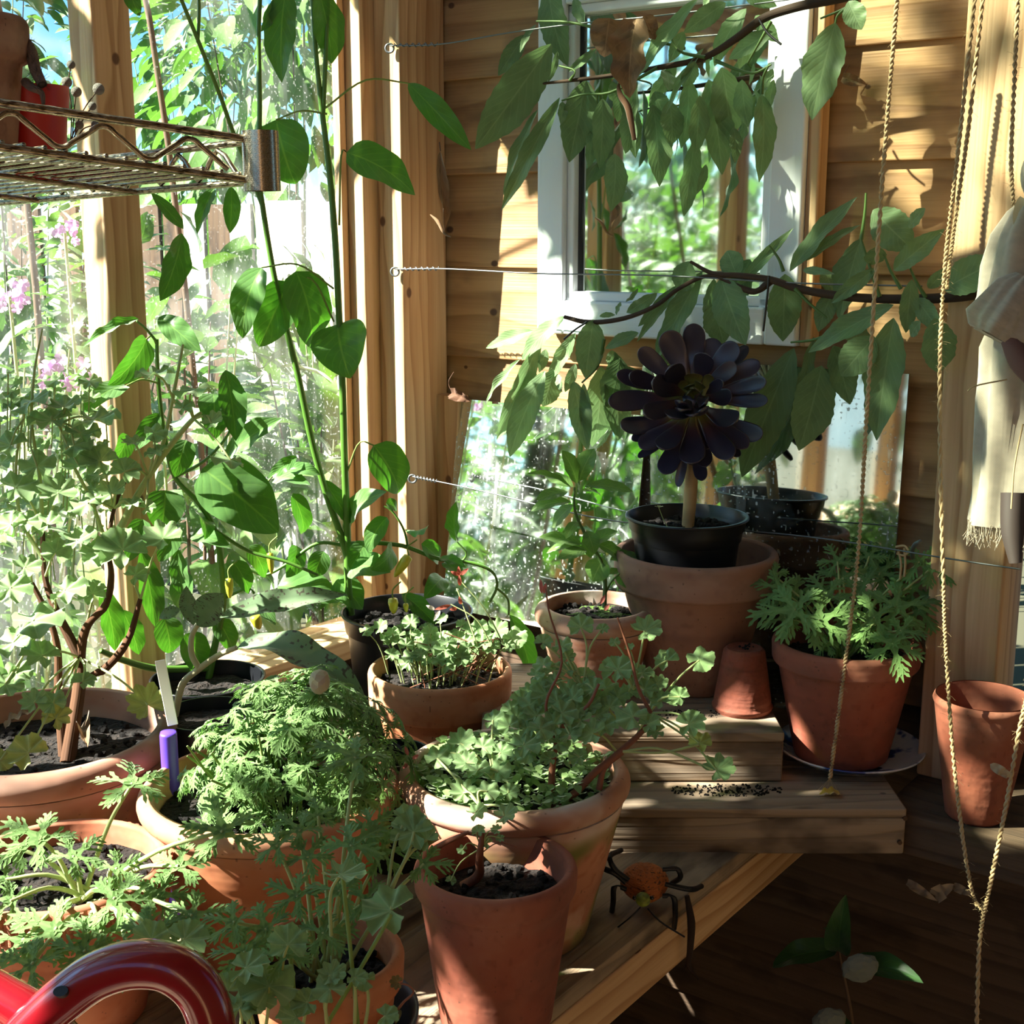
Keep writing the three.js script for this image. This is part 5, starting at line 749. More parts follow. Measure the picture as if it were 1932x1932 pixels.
{ // nearly bare stem in a plain pot
  const [t, h] = potAt('potted_geranium', 'plain terracotta pot of bare soil with one sparse geranium stem', 'potted plant', 'potted geraniums', 935, 1628, 1.29, BENCH), d = 1.27;
  pot(t, 0.16, h, 0.112, clayB, { band: 0.17, out: 0.003, thick: 0.011 }, 0.8);
  const P = (x, y, z = d) => at(x, y, z), sy = t.position.y + h * 0.8, b0 = onY(872, 1672, sy + 0.002), b1 = onY(812, 1606, sy + 0.03);
  addTube(t, 'woody_stem', [b0, onY(900, 1655, sy + 0.012), P(905, 1615), P(910, 1570)], [0.0048, 0.0052, 0.0038, 0.002], M.redStem, 9, 5); addTube(t, 'woody_stem', [b1, P(850, 1585), P(885, 1570)], [0.003, 0.0026, 0.0018], M.redStem, 7, 4);
  discLeaves(t, [[902, 1569, 13], [919, 1591, 12], [938, 1566, 11], [873, 1603, 10], [945, 1582, 9], [850, 1662, 10, 0]], d, (x, y) => P(908, 1600), M.nut, 0.0007); addTube(t, 'dry_stalk', [P(905, 1612), P(940, 1590), P(975, 1598)], 0.0006, M.redStem, 5);
}
{ // fern-like mound
  const [t, h] = potAt('potted_geranium', 'dense fern-leaved geranium mound in a wide pale-rimmed terracotta pot', 'potted plant', 'potted geraniums', 510, 1475, 1.43, BENCH), d = 1.41;
  pot(t, 0.281, h, 0.175, clayD, { band: 0.13, out: 0.002, thick: 0.013, roll: true }, 0.84);
  const q = rng(41), ctr = at(545, 1395, 1.43), base = new V3(t.position.x + 0.02, t.position.y + h * 0.84, t.position.z);
  for (let i = 0; i < 26; i++) { const a = i * 2.4, r = 0.03 + 0.06 * q(); addTube(t, 'stem', [base.clone().add(new V3(Math.cos(a) * 0.03, 0, Math.sin(a) * 0.03)), base.clone().add(new V3(Math.cos(a) * r, 0.05, Math.sin(a) * r)), base.clone().add(new V3(Math.cos(a) * r * 1.35, 0.1 * (0.6 + 0.5 * q()), Math.sin(a) * r * 1.3))], [0.0022, 0.0018, 0.0012], M.stemGreen, 5, 3); }
  for (let i = 0; i < 290; i++) {
    const u = q() * 6.283, v = Math.acos(1 - 1.05 * q()), s = 0.75 + 0.3 * q(), n = new V3(Math.sin(v) * Math.cos(u), Math.cos(v), Math.sin(v) * Math.sin(u)), p = base.clone().add(new V3(0.012 + n.x * 0.128 * s, 0.002 + n.y * 0.14 * s + 0.014 * q(), n.z * 0.105 * s));
    n.add(new V3((q() - 0.5) * 0.9, 0.35, (q() - 0.5) * 0.9)).normalize(); const up = new V3(q() - 0.5, 0.5 * (q() - 0.2), q() - 0.5).addScaledVector(new V3(p.x - base.x, 0.02, p.z - base.z), 6);
    addDisc(t, lacyFine[i % 4], M.lacy, p, n, up, 0.021 + 0.011 * q());
  }
  const fb = at(603, 1286, 1.37), g = new THREE.IcosahedronGeometry(0.011, 2), gp = g.attributes.position; for (let i = 0; i < gp.count; i++) { const k = 1 + 0.25 * (fbm(gp.getX(i) * 400 + 50, gp.getY(i) * 400 + 50, 999, 999, 3, 3) - 0.5); gp.setXYZ(i, gp.getX(i) * k, gp.getY(i) * k * 1.2, gp.getZ(i) * k); } g.computeVertexNormals();
  M.pith = std({ color: lin('#a89a88'), roughness: 0.9 }); const m = part(t, 'dried_flower_head', g, M.pith, 'pale dried flower head'); m.position.copy(fb.sub(t.position));
}
{ // old woody geranium in the biggest pot
  const [t, h] = potAt('potted_geranium', 'old woody round-leaved geranium in the biggest, green-stained terracotta pot', 'potted plant', 'potted geraniums', 75, 1374, 1.56, BENCH), d = 1.57;
  pot(t, 0.314, h, 0.2, clayG, { band: 0.17, out: 0.002, thick: 0.016, roll: true }, 0.82);
  const P = (x, y, z = d) => keepIn(x, y, z), b = new V3(t.position.x + 0.035, t.position.y + h * 0.82, t.position.z + 0.01);
  for (const [pts, r] of [[[[150, 1290], [152, 1230], [165, 1180], [200, 1140], [210, 1085], [205, 1040], [215, 960], [240, 900]], [0.009, 0.008, 0.006, 0.005, 0.0045, 0.003, 0.0025, 0.002]], [[[150, 1240], [125, 1190], [105, 1150], [85, 1090], [80, 1000]], [0.007, 0.006, 0.005, 0.0036, 0.003]], [[[155, 1290], [200, 1260], [240, 1210], [265, 1130]], [0.006, 0.0055, 0.005, 0.003]], [[[110, 1300], [108, 1220], [90, 1160], [60, 1100]], [0.006, 0.005, 0.004, 0.003]], [[[208, 1040], [235, 980], [280, 900], [330, 830], [365, 790], [380, 778]], [0.0044, 0.0042, 0.0036, 0.003, 0.002]], [[[235, 980], [300, 860], [330, 730], [345, 650]], [0.003, 0.0026, 0.0022, 0.0015]], [[[80, 1000], [75, 900], [60, 800], [65, 700], [80, 620]], [0.003, 0.0024, 0.002, 0.0016, 0.001]], [[[85, 1060], [40, 980], [30, 880], [45, 780]], [0.003, 0.0024, 0.002, 0.0014]], [[[205, 1040], [170, 940], [130, 860], [110, 790]], [0.003, 0.0024, 0.002, 0.0014]]]) { const low = pts[0][1] > 1200; addTube(t, low ? 'woody_stem' : 'stem', [...(low && pts[0][1] > 1280 ? [b.clone().add(new V3(rr(-0.015, 0.015), 0, rr(-0.01, 0.01)))] : []), ...pts.map(([x, y]) => P(x, y, d + 0.02))], r, low ? M.woody : M.stemPale, 8, 5); }
  const nodes = [[208, 1050], [165, 1170], [105, 1150], [85, 1090], [80, 1000], [265, 1130], [60, 1100], [280, 900], [365, 790], [330, 760], [60, 800], [45, 790], [110, 800], [215, 960], [150, 1240]].map(([x, y]) => [x, y, d + 0.02]);
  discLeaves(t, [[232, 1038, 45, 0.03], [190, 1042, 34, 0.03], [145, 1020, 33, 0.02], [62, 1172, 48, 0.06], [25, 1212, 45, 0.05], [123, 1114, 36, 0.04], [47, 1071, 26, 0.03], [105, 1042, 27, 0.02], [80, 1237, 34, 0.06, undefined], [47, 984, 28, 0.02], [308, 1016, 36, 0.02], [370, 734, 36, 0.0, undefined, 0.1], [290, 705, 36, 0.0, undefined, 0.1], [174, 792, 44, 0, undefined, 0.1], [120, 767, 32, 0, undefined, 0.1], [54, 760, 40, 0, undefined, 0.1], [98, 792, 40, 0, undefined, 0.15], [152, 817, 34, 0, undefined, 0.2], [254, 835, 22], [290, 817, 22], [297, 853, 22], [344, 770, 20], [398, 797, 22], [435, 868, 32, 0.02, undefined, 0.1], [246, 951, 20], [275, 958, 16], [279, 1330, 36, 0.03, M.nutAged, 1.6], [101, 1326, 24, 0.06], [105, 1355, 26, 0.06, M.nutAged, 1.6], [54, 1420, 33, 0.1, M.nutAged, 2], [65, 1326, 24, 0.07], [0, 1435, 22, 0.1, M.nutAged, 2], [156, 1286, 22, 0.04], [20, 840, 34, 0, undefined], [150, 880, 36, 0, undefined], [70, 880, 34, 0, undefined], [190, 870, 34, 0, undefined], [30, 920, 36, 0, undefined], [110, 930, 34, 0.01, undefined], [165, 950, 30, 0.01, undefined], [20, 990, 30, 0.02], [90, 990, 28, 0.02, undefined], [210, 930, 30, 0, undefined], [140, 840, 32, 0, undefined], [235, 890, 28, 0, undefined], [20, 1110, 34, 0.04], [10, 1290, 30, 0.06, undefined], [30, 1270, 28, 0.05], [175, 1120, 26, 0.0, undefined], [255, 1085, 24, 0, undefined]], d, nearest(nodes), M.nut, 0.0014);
  const q = rng(77); for (let i = 0; i < 70; i++) { const x = q() * 215, y = 700 + q() * 330, p = P(x, y, d + 0.03 + 0.12 * q()); addDisc(t, roundG[i % 4], M.nut[0], p, new V3(q() - 0.8, 0.9, q() * 0.8), imgDir(q() * 360), 0.008 + 0.011 * q()); if (i % 2) addTube(t, 'stalk', [P(x + 20 * (q() - 0.5), y + 70 + 60 * q(), d + 0.06), p], 0.0009, M.stemPale, 5, 3); }
  for (const [x, y, x2, y2] of [[0, 1345, 40, 1330], [10, 1375, 60, 1345], [150, 1380, 165, 1410]]) addBlade(t, blade({ pr: OVATE, W: 0.5, fold: 0.5, arch: 1, wave: 0.1 }), M.deadLeaf, onY(x, y, b.y + 0.006), onY(x2, y2, b.y + 0.02), UP, 0.022, 'dry_leaf');
}
{ // big cut-leaved geranium in the foreground left
  const [t, h] = potAt('potted_geranium', 'cut-leaved geranium with long stalks in a low ridged terracotta pot', 'potted plant', 'potted geraniums', 112, 1628, 1.3, BENCH), d = 1.27;
  pot(t, 0.21, h, 0.15, clayA, { band: 0.3, out: 0.006, thick: 0.012 }, 0.86);
  const ridge = new THREE.CylinderGeometry(0.0035, 0.0035, h * 0.16, 8); for (let i = 0; i < 64; i++) { const a = i / 64 * 6.283, m = part(t, 'ridge', ridge, clayA); m.position.set(Math.cos(a) * 0.1045, h * 0.9, Math.sin(a) * 0.1045); }
  const root = new V3(t.position.x + 0.04, t.position.y + h * 0.86, t.position.z + 0.03);
  cutLeaves(t, [[76, 1583, 78, -20, 0.02], [138, 1616, 60, 20, 0.03], [250, 1478, 84, 10, 0.0, 0.5], [217, 1696, 75, 60, 0.08], [105, 1754, 82, -30, 0.1], [43, 1775, 62, -60, 0.1], [159, 1797, 64, 10, 0.12], [337, 1634, 62, 0, 0.04], [420, 1569, 84, 5, 0.04], [362, 1728, 62, 40, 0.1], [300, 1690, 60, 60, 0.06], [20, 1700, 60, -70, 0.06], [280, 1760, 66, 30, 0.12], [220, 1640, 50, 30, 0.03], [30, 1600, 56, -60, 0], [190, 1760, 60, -20, 0.1], [60, 1820, 60, -40, 0.14], [330, 1790, 60, 20, 0.13], [250, 1820, 56, -10, 0.14], [10, 1660, 46, -40, 0.02]], d, root, lacyBig, [M.lacy], 0.9, 0.0022, M.stemPale);
  discLeaves(t, [[348, 1772, 34, 0.16], [286, 1772, 30, 0.15]], d, (x, y) => root, M.nut);
}
{ // cut-leaved geranium in the small front pot, in a grey plastic bowl
  const [t, h, rim] = potAt('potted_geranium', 'cut-leaved geranium in a small terracotta pot standing in a grey plastic bowl', 'potted plant', 'potted geraniums', 612, 1792, 1.12, BENCH + 0.012), d = 1.12;
  pot(t, 0.135, h, 0.085, clay({ seed: 19, base: '#b4683f', white: 0.2, dark: 0.3 }), { band: 0.2, out: 0.004, thick: 0.01 }, 0.83);
  const root = new V3(t.position.x, t.position.y + h * 0.83, t.position.z);
  cutLeaves(t, [[565, 1565, 55, -10, -0.02], [522, 1594, 50, -40, 0], [580, 1616, 56, 10, 0], [663, 1594, 72, 10, 0], [670, 1428, 88, 0, -0.05, 0.6], [500, 1754, 70, -60, 0.05], [609, 1761, 62, 30, 0.05], [460, 1797, 62, -50, 0.08], [720, 1609, 62, 50, -0.02], [800, 1630, 50, 100, -0.02], [640, 1680, 60, -60, 0.03], [690, 1700, 60, 80, 0.02], [560, 1690, 60, -30, 0.03], [440, 1740, 56, -30, 0.06], [540, 1800, 60, -10, 0.09], [700, 1560, 56, 20, -0.03], [600, 1540, 44, 0, -0.05]], d, root, lacyBig, [M.lacy], 0.9, 0.0018, M.stemPale);
  discLeaves(t, [[781, 1570, 40, -0.03], [765, 1545, 30, -0.04], [805, 1585, 26, -0.03], [507, 1862, 50, 0.1], [464, 1826, 35, 0.1], [543, 1783, 33, 0.1], [623, 1840, 25, 0.09], [623, 1866, 28, 0.1], [670, 1844, 19, 0.09], [738, 1717, 50, 0.05, undefined, 0.3], [643, 1649, 38, 0.08, undefined, 0.2], [453, 1902, 30, 0.11], [580, 1891, 26, 0.1], [727, 1917, 20, 0.1], [480, 1880, 36, 0.1], [690, 1850, 20, 0.08], [430, 1870, 30, 0.1], [560, 1920, 30, 0.11]], d, (x, y) => x > 735 ? at(735 + rr(-8, 8), 1690, d) : at(x + rr(-20, 20), Math.min(1990, y + 90 + rr(0, 60)), d - 0.07), M.nut, 0.0014);
  for (const p of [[[647, 1655], [660, 1780], [678, 1960]], [[738, 1725], [690, 1810], [600, 1960]], [[545, 1790], [553, 1850], [556, 1960]]]) addTube(t, 'long_stalk', p.map(([x, y]) => at(x, y, d - 0.07)), 0.0017, M.stemGreen, 7, 5);
  const g = thing('plastic_bowl', 'grey plastic bowl around the small front geranium pot', 'bowl', null, new V3(t.position.x, BENCH, t.position.z)); const H = 0.117;
  part(g, 'bowl', lathe([[0, 0.002], [0.055, 0], [0.058, 0.003], [0.0735, H - 0.01], [0.0785, H - 0.008], [0.079, H], [0.075, H], [0.072, H - 0.008], [0.055, 0.007], [0, 0.006]], 56), M.greyPlastic);
  const s = thing('dried_sprig', 'dry reddish geranium sprig with a curled leaf over the grey bowl', 'dried plant', null, at(752, 1890, 1.04)); M.dryPink = leafMat(roundMaps, '#c08a68', { coat: 0, thru: 0.2 });
  addTube(s, 'stalk', [at(750, 1905, 1.04), at(762, 1890, 1.04), at(780, 1872, 1.04), at(772, 1860, 1.04), at(755, 1855, 1.04)], [0.0012, 0.001, 0.0009, 0.0008], M.redStem, 6, 5); addDisc(s, roundG[2], M.dryPink, at(750, 1853, 1.04), new V3(0, 0.4, 1), imgDir(-80), 0.006); addBlade(s, chG[1], M.dryPink, at(752, 1905, 1.04), at(746, 1932, 1.03), toCam(at(750, 1900, 1)), 0.006);
}
{ // odds and ends between the pots
  const bp = at(742, 1420, 1.62), t = thing('black_pot', 'empty black plastic pot squeezed behind the pale-rimmed pots', 'pot', null, new V3(bp.x, BENCH, bp.z)), H = bp.y - BENCH; part(t, 'pot', lathe([[0, 0.002], [0.034, 0], [0.036, 0.003], [0.044, H - 0.004], [0.047, H], [0.043, H], [0.035, 0.006], [0, 0.005]], 40), M.blackPlastic);
  const u = thing('purple_tube', 'slim purple plastic tube wedged between two big pots', 'tube', null, at(318, 1395, 1.47).setY(BENCH)); M.purple = std({ color: lin('#5a3fc0'), roughness: 0.4 }); part(u, 'tube', lathe([[0, 0.001], [0.0085, 0], [0.0095, 0.002], [0.0095, 0.222], [0.0085, 0.226], [0, 0.226]], 24), M.purple);
  const l0 = at(324, 1356, 1.47), l = thing('plant_label', 'white plastic plant label standing between the big pots', 'label', null, l0); M.label = std({ color: lin('#e8e8e4'), roughness: 0.4 });
  const b = part(l, 'label_strip', moved(new RoundedBoxGeometry(0.0115, 0.075, 0.0015, 1, 0.0006), 0, 0.03, 0), M.label); b.rotation.set(-0.1, 0.2, 0.16);
}

// ------------------------------------------------------------------ shelf, watering can, beetle, shade plant
M.chrome = std({ color: lin('#b8b2a8'), metalness: 1, roughness: 0.28, roughnessMap: tex(128, 128, (u, v) => { const x = 0.7 + 1.2 * sstep(0.5, 0.75, fbm(u * 20, v * 20, 20, 20, 3, 3)); return [x / 2, x / 2, x / 2]; }, false), map: tex(128, 128, (u, v) => mixc([0.95, 0.93, 0.9], hex('#5a4a3c'), 0.85 * sstep(0.58, 0.75, fbm(u * 24, v * 24, 24, 24, 9, 3)))) });
M.chrome.map.repeat.set(20, 8); M.chrome.roughnessMap.repeat.set(20, 8); M.chrome.roughness = 0.6;
{
  const c = at(487, 342, 1.05), l = at(-120, 262, 0.93), bk = at(-60, 388, 1.38), t = thing('wire_shelf', 'rusty chrome wire shelf with zigzag edge in front of the left glass', 'shelf', null, c);
  const X = l.clone().sub(c).multiplyScalar(1.5), Z = bk.clone().sub(c), Hh = 0.031, up = new V3(0, Hh, 0), S = (u, v, y = 0) => c.clone().addScaledVector(X, u).addScaledVector(Z, v).addScaledVector(up, y / Hh);
  const rod = (nm, a, b, r) => addTube(t, nm, [a, a.clone().lerp(b, 0.5), b], r, M.chrome, 8, 2);
  rod('rail', S(0, 0), S(1, 0), 0.0032); rod('rail', S(0, 0, Hh), S(1, 0, Hh), 0.0032); rod('rail', S(0, 0), S(0, 1), 0.003); rod('rail', S(0, 0, Hh), S(0, 1, Hh), 0.003); rod('rail', S(0, 1), S(1, 1), 0.003); rod('rail', S(1, 0), S(1, 1), 0.003); rod('rail', S(0, 1, Hh), S(1, 1, Hh), 0.003);
  const n = 5, zz = []; for (let i = 0; i <= n * 2; i++) { const u = 0.06 + 0.92 * i / (2 * n); zz.push(S(u, 0, i % 2 ? Hh - 0.004 : 0.004)); } const zc = []; zz.forEach((p, i) => { if (i) { const a = zz[i - 1]; zc.push(a.clone().lerp(p, 0.1), a.clone().lerp(p, 0.3), a.clone().lerp(p, 0.7), a.clone().lerp(p, 0.9)); } }); addTube(t, 'zigzag_wire', zc, 0.0023, M.chrome, 7, 3);
  const z2 = []; for (let i = 0; i <= 16; i++) z2.push(S(0, 0.05 + 0.9 * i / 16, i % 2 ? Hh - 0.004 : 0.004)); addTube(t, 'zigzag_wire', z2, 0.0022, M.chrome, 6, 3);
  for (let i = 1; i < 24; i++) rod('deck_wire', S(i / 24, 0, 0.004), S(i / 24, 1, 0.004), 0.0018);
  for (const v of [0.35, 0.7]) rod('cross_wire', S(0, v, -0.001), S(1, v, -0.001), 0.0026);
  const col = part(t, 'collar', new THREE.CylinderGeometry(0.0145, 0.0145, 0.046, 28, 4, true), M.chrome); col.position.set(0.003, Hh / 2, 0); col.rotation.z = 0.01; const ct = part(t, 'collar_plug', new THREE.CylinderGeometry(0.0125, 0.0125, 0.044, 24), std({ color: lin('#4a3a35'), roughness: 0.6, metalness: 0.3 })); ct.position.copy(col.position);
  for (const [u, v] of [[1, 0], [1, 1]]) { const p = S(u, v); addTube(t, 'upright', [p.clone().setY(0.0), p.clone().setY(1.0), p.clone().setY(2.0)], 0.0125, M.chrome, 12, 2); }
  const c2 = part(t, 'collar', new THREE.CylinderGeometry(0.014, 0.014, 0.046, 24), M.chrome); c2.position.copy(S(0, 1).sub(c)).add(new V3(0, Hh / 2, 0));
  // pots on the shelf
  const dk = (u, v) => S(u, v, 0.006), p1 = dk(0.385, 0.34), a = thing('terracotta_pot', 'terracotta pot on the wire shelf beside the red plastic pot', 'pot', null, p1); part(a, 'pot', lathe(potProfile(0.1, 0.115, 0.066, { band: 0.32, out: 0.004, thick: 0.007 }), 48), clayE);
  const p2 = dk(0.215, 0.38), r = thing('red_pot', 'small red plastic pot on the wire shelf', 'pot', null, p2); M.redPlastic = std({ color: lin('#b3241f'), roughness: 0.42 }); part(r, 'pot', lathe([[0, 0.002], [0.021, 0], [0.0225, 0.002], [0.0265, 0.05], [0.028, 0.0505], [0.0295, 0.072], [0.0275, 0.072], [0.025, 0.05], [0.02, 0.005], [0, 0.004]], 40), M.redPlastic);
  const e0 = at(8, 66, 1.08), br = thing('wool_cord', 'thick brown woolly cord trailing out of the shelf pot', 'cord', null, e0); M.wool = std({ color: lin('#6e5b50'), bumpMap: soilBump, bumpScale: 0.004, roughness: 1 }); addTube(br, 'cord', [at(-20, 75, 1.1), at(20, 62, 1.09), at(55, 90, 1.08), at(66, 130, 1.075), at(80, 160, 1.07)], [0.0042, 0.0045, 0.005, 0.0048, 0.004], M.wool, 9, 8); addTube(br, 'cord', [at(48, 155, 1.08), at(60, 165, 1.07), at(78, 175, 1.07), at(82, 196, 1.07)], [0.004, 0.0036, 0.0025, 0.0015], M.wool, 8, 6);
  const f = []; for (let i = 0; i < 160; i++) { const u = R(), pp = new THREE.CatmullRomCurve3([at(-20, 75, 1.1), at(20, 62, 1.09), at(55, 90, 1.08), at(66, 130, 1.075), at(80, 160, 1.07)]).getPoint(u).sub(br.position), dd = new V3(rr(-1, 1), rr(-1, 1), rr(-1, 1)).normalize().multiplyScalar(0.009); f.push(tube([pp, pp.clone().add(dd)], 0.00015, 3, 1, false)); } stuff(part(br, 'loose_fibres', merge(f), M.wool));
  const sh = thing('seed_heads', 'grey round poppy-like seed heads on wiry stalks behind the red pot', 'dried plant', null, at(140, 250, 1.16)), hub = at(132, 268, 1.16); M.seedHead = std({ color: lin('#8d8a86'), bumpMap: clayBump, bumpScale: 0.002, roughness: 0.9 });
  for (const [x, y, rad] of [[134, 122, 8], [126, 155, 10], [144, 173, 10], [186, 168, 11], [174, 200, 8], [150, 236, 8], [180, 236, 8]]) { const p = at(x, y, 1.15), g = part(sh, 'seed_head', new THREE.IcosahedronGeometry(rad / FOCAL * 1.15, 2), M.seedHead); g.position.copy(p.clone().sub(sh.position)); addTube(sh, 'stalk', [hub.clone().add(new V3(rr(-0.005, 0.005), 0, 0)), p.clone().lerp(hub, 0.5).add(new V3(rr(-0.004, 0.004), 0.004, 0)), p], 0.0006, M.twig, 5, 4); }
}
{ // red watering can: only its handle and shoulder reach into view
  const d = 0.95, P = (x, y, z = d) => at(x, y, z), base = P(40, 2120, 1.0).setY(BENCH), t = thing('watering_can', 'glossy red watering can with a thick looped handle in the foreground', 'watering can', null, base);
  M.red = phy({ color: lin('#7e0e1a'), roughness: 0.22, clearcoat: 0.7, clearcoatRoughness: 0.08 });
  addTube(t, 'handle', [P(20, 1985, 0.95), P(75, 1925), P(120, 1885), P(180, 1842), P(250, 1820), P(320, 1826), P(370, 1862), P(396, 1920), P(400, 1990), P(390, 2060)], [0.017, 0.0165, 0.0168, 0.017, 0.0175, 0.0178, 0.0175, 0.017, 0.0165, 0.016], M.red, 20, 8);
  const hp = P(124, 1878, 0.94), hole = part(t, 'hole', new THREE.CylinderGeometry(0.0042, 0.0042, 0.02, 16), M.zip); hole.position.copy(hp.sub(t.position)); hole.quaternion.setFromUnitVectors(UP, new V3(-0.1, 0.75, 0.66).normalize()); hole.scale.set(1.3, 1, 0.9);  // black disc stands in for the shade inside a screw hole
  const sp = [P(-60, 1835, 1.0), P(0, 1878, 0.99), P(70, 1925, 0.98), P(130, 1990, 0.97)]; addTube(t, 'shoulder', sp, [0.012, 0.016, 0.018, 0.018], M.red, 16, 6);
  const Rb = 0.06, H = 0.12; part(t, 'body', lathe([[0, 0.002], [Rb, 0], [Rb + 0.004, 0.004], [Rb + 0.004, H * 0.8], [Rb * 0.8, H], [Rb * 0.5, H + 0.003], [Rb * 0.48, H - 0.003], [Rb * 0.75, H - 0.006], [Rb - 0.002, H * 0.8], [Rb - 0.002, 0.005], [0, 0.004]], 48), M.red);
  addTube(t, 'spout', [base.clone().add(new V3(-Rb, 0.04, 0)), base.clone().add(new V3(-0.16, 0.12, 0)), base.clone().add(new V3(-0.22, 0.22, 0))], [0.016, 0.011, 0.009], M.red, 14, 6);
}
{ // beetle ornament
  const c = onY(1216, 1668, BENCH + 0.028), t = thing('beetle_ornament', 'rusty metal beetle ornament with green head and black wire legs on the bench edge', 'ornament', null, c.clone().setY(BENCH)), k = depthOf(c) / FOCAL, P = (x, y, up = 0) => { const d0 = depthOf(c); return at(x, y, d0 - up); };
  M.rust = std({ map: tex(128, 128, (u, v) => mixc(mixc(hex('#b5662a'), hex('#8a4a1e'), fbm(u * 8, v * 8, 8, 8, 3, 4)), hex('#2a1c12'), pnoise(u * 60, v * 60, 60, 60, 5) > 0.8 ? 0.7 : 0)), bumpMap: clayBump, bumpScale: 0.003, roughness: 0.7, metalness: 0.15 }); M.blackIron = std({ color: lin('#1b1c20'), roughness: 0.45, metalness: 0.4 }); M.headGreen = std({ map: tex(64, 64, (u, v) => mixc(hex('#8a9a2e'), hex('#3f4a1a'), fbm(u * 8, v * 8, 8, 8, 4, 4) * 1.3 - 0.2)), roughness: 0.6 });
  const g = new THREE.SphereGeometry(1, 36, 24); g.scale(46 * k, 34 * k, 44 * k); const p = g.attributes.position; for (let i = 0; i < p.count; i++) { const x = p.getX(i), y = p.getY(i), z = p.getZ(i); if (y > 0 && Math.abs(x) < 0.0016) p.setY(i, y - 0.0012); p.setX(i, x * (1 - 0.18 * clamp(z / (44 * k)))); } g.computeVertexNormals();
  const b = part(t, 'wing_case', g, M.rust); b.position.set(0, 0.03, 0); b.rotation.x = 0.15;
  const hg = new THREE.SphereGeometry(14 * k, 20, 14); hg.scale(1, 0.9, 1.15); const hd = part(t, 'head', hg, M.headGreen); const hp = P(1213, 1697, 0.035); hd.position.copy(hp.clone().sub(t.position));
  M.eye = std({ color: lin('#101010'), roughness: 0.1 }); for (const x of [1197, 1230]) { const e = part(t, 'eye', new THREE.SphereGeometry(0.0025, 12, 8), M.eye); e.position.copy(P(x, 1694, 0.045).sub(t.position)); }
  for (const l of [[[1186, 1660], [1160, 1640], [1150, 1618], [1172, 1604]], [[1180, 1665], [1160, 1648], [1142, 1640], [1130, 1628]], [[1182, 1678], [1160, 1672], [1157, 1700], [1152, 1738]], [[1250, 1640], [1278, 1640], [1284, 1652], [1266, 1668]], [[1255, 1668], [1290, 1676], [1305, 1678], [1324, 1672]], [[1250, 1690], [1270, 1692], [1274, 1720], [1272, 1752]]]) addTube(t, 'leg', l.map(([x, y], i) => P(x, y, i < 3 ? 0.02 : -0.01)), [0.0028, 0.0034, 0.0034, 0.003], M.blackIron, 8, 5);
  addTube(t, 'feeler', [P(1208, 1712, 0.04), P(1190, 1730, 0.05), P(1165, 1750, 0.04)], 0.0009, M.blackIron, 6, 4); addTube(t, 'feeler', [P(1222, 1714, 0.04), P(1245, 1738, 0.05), P(1292, 1768, 0.06)], 0.0011, M.blackIron, 6, 4);
}
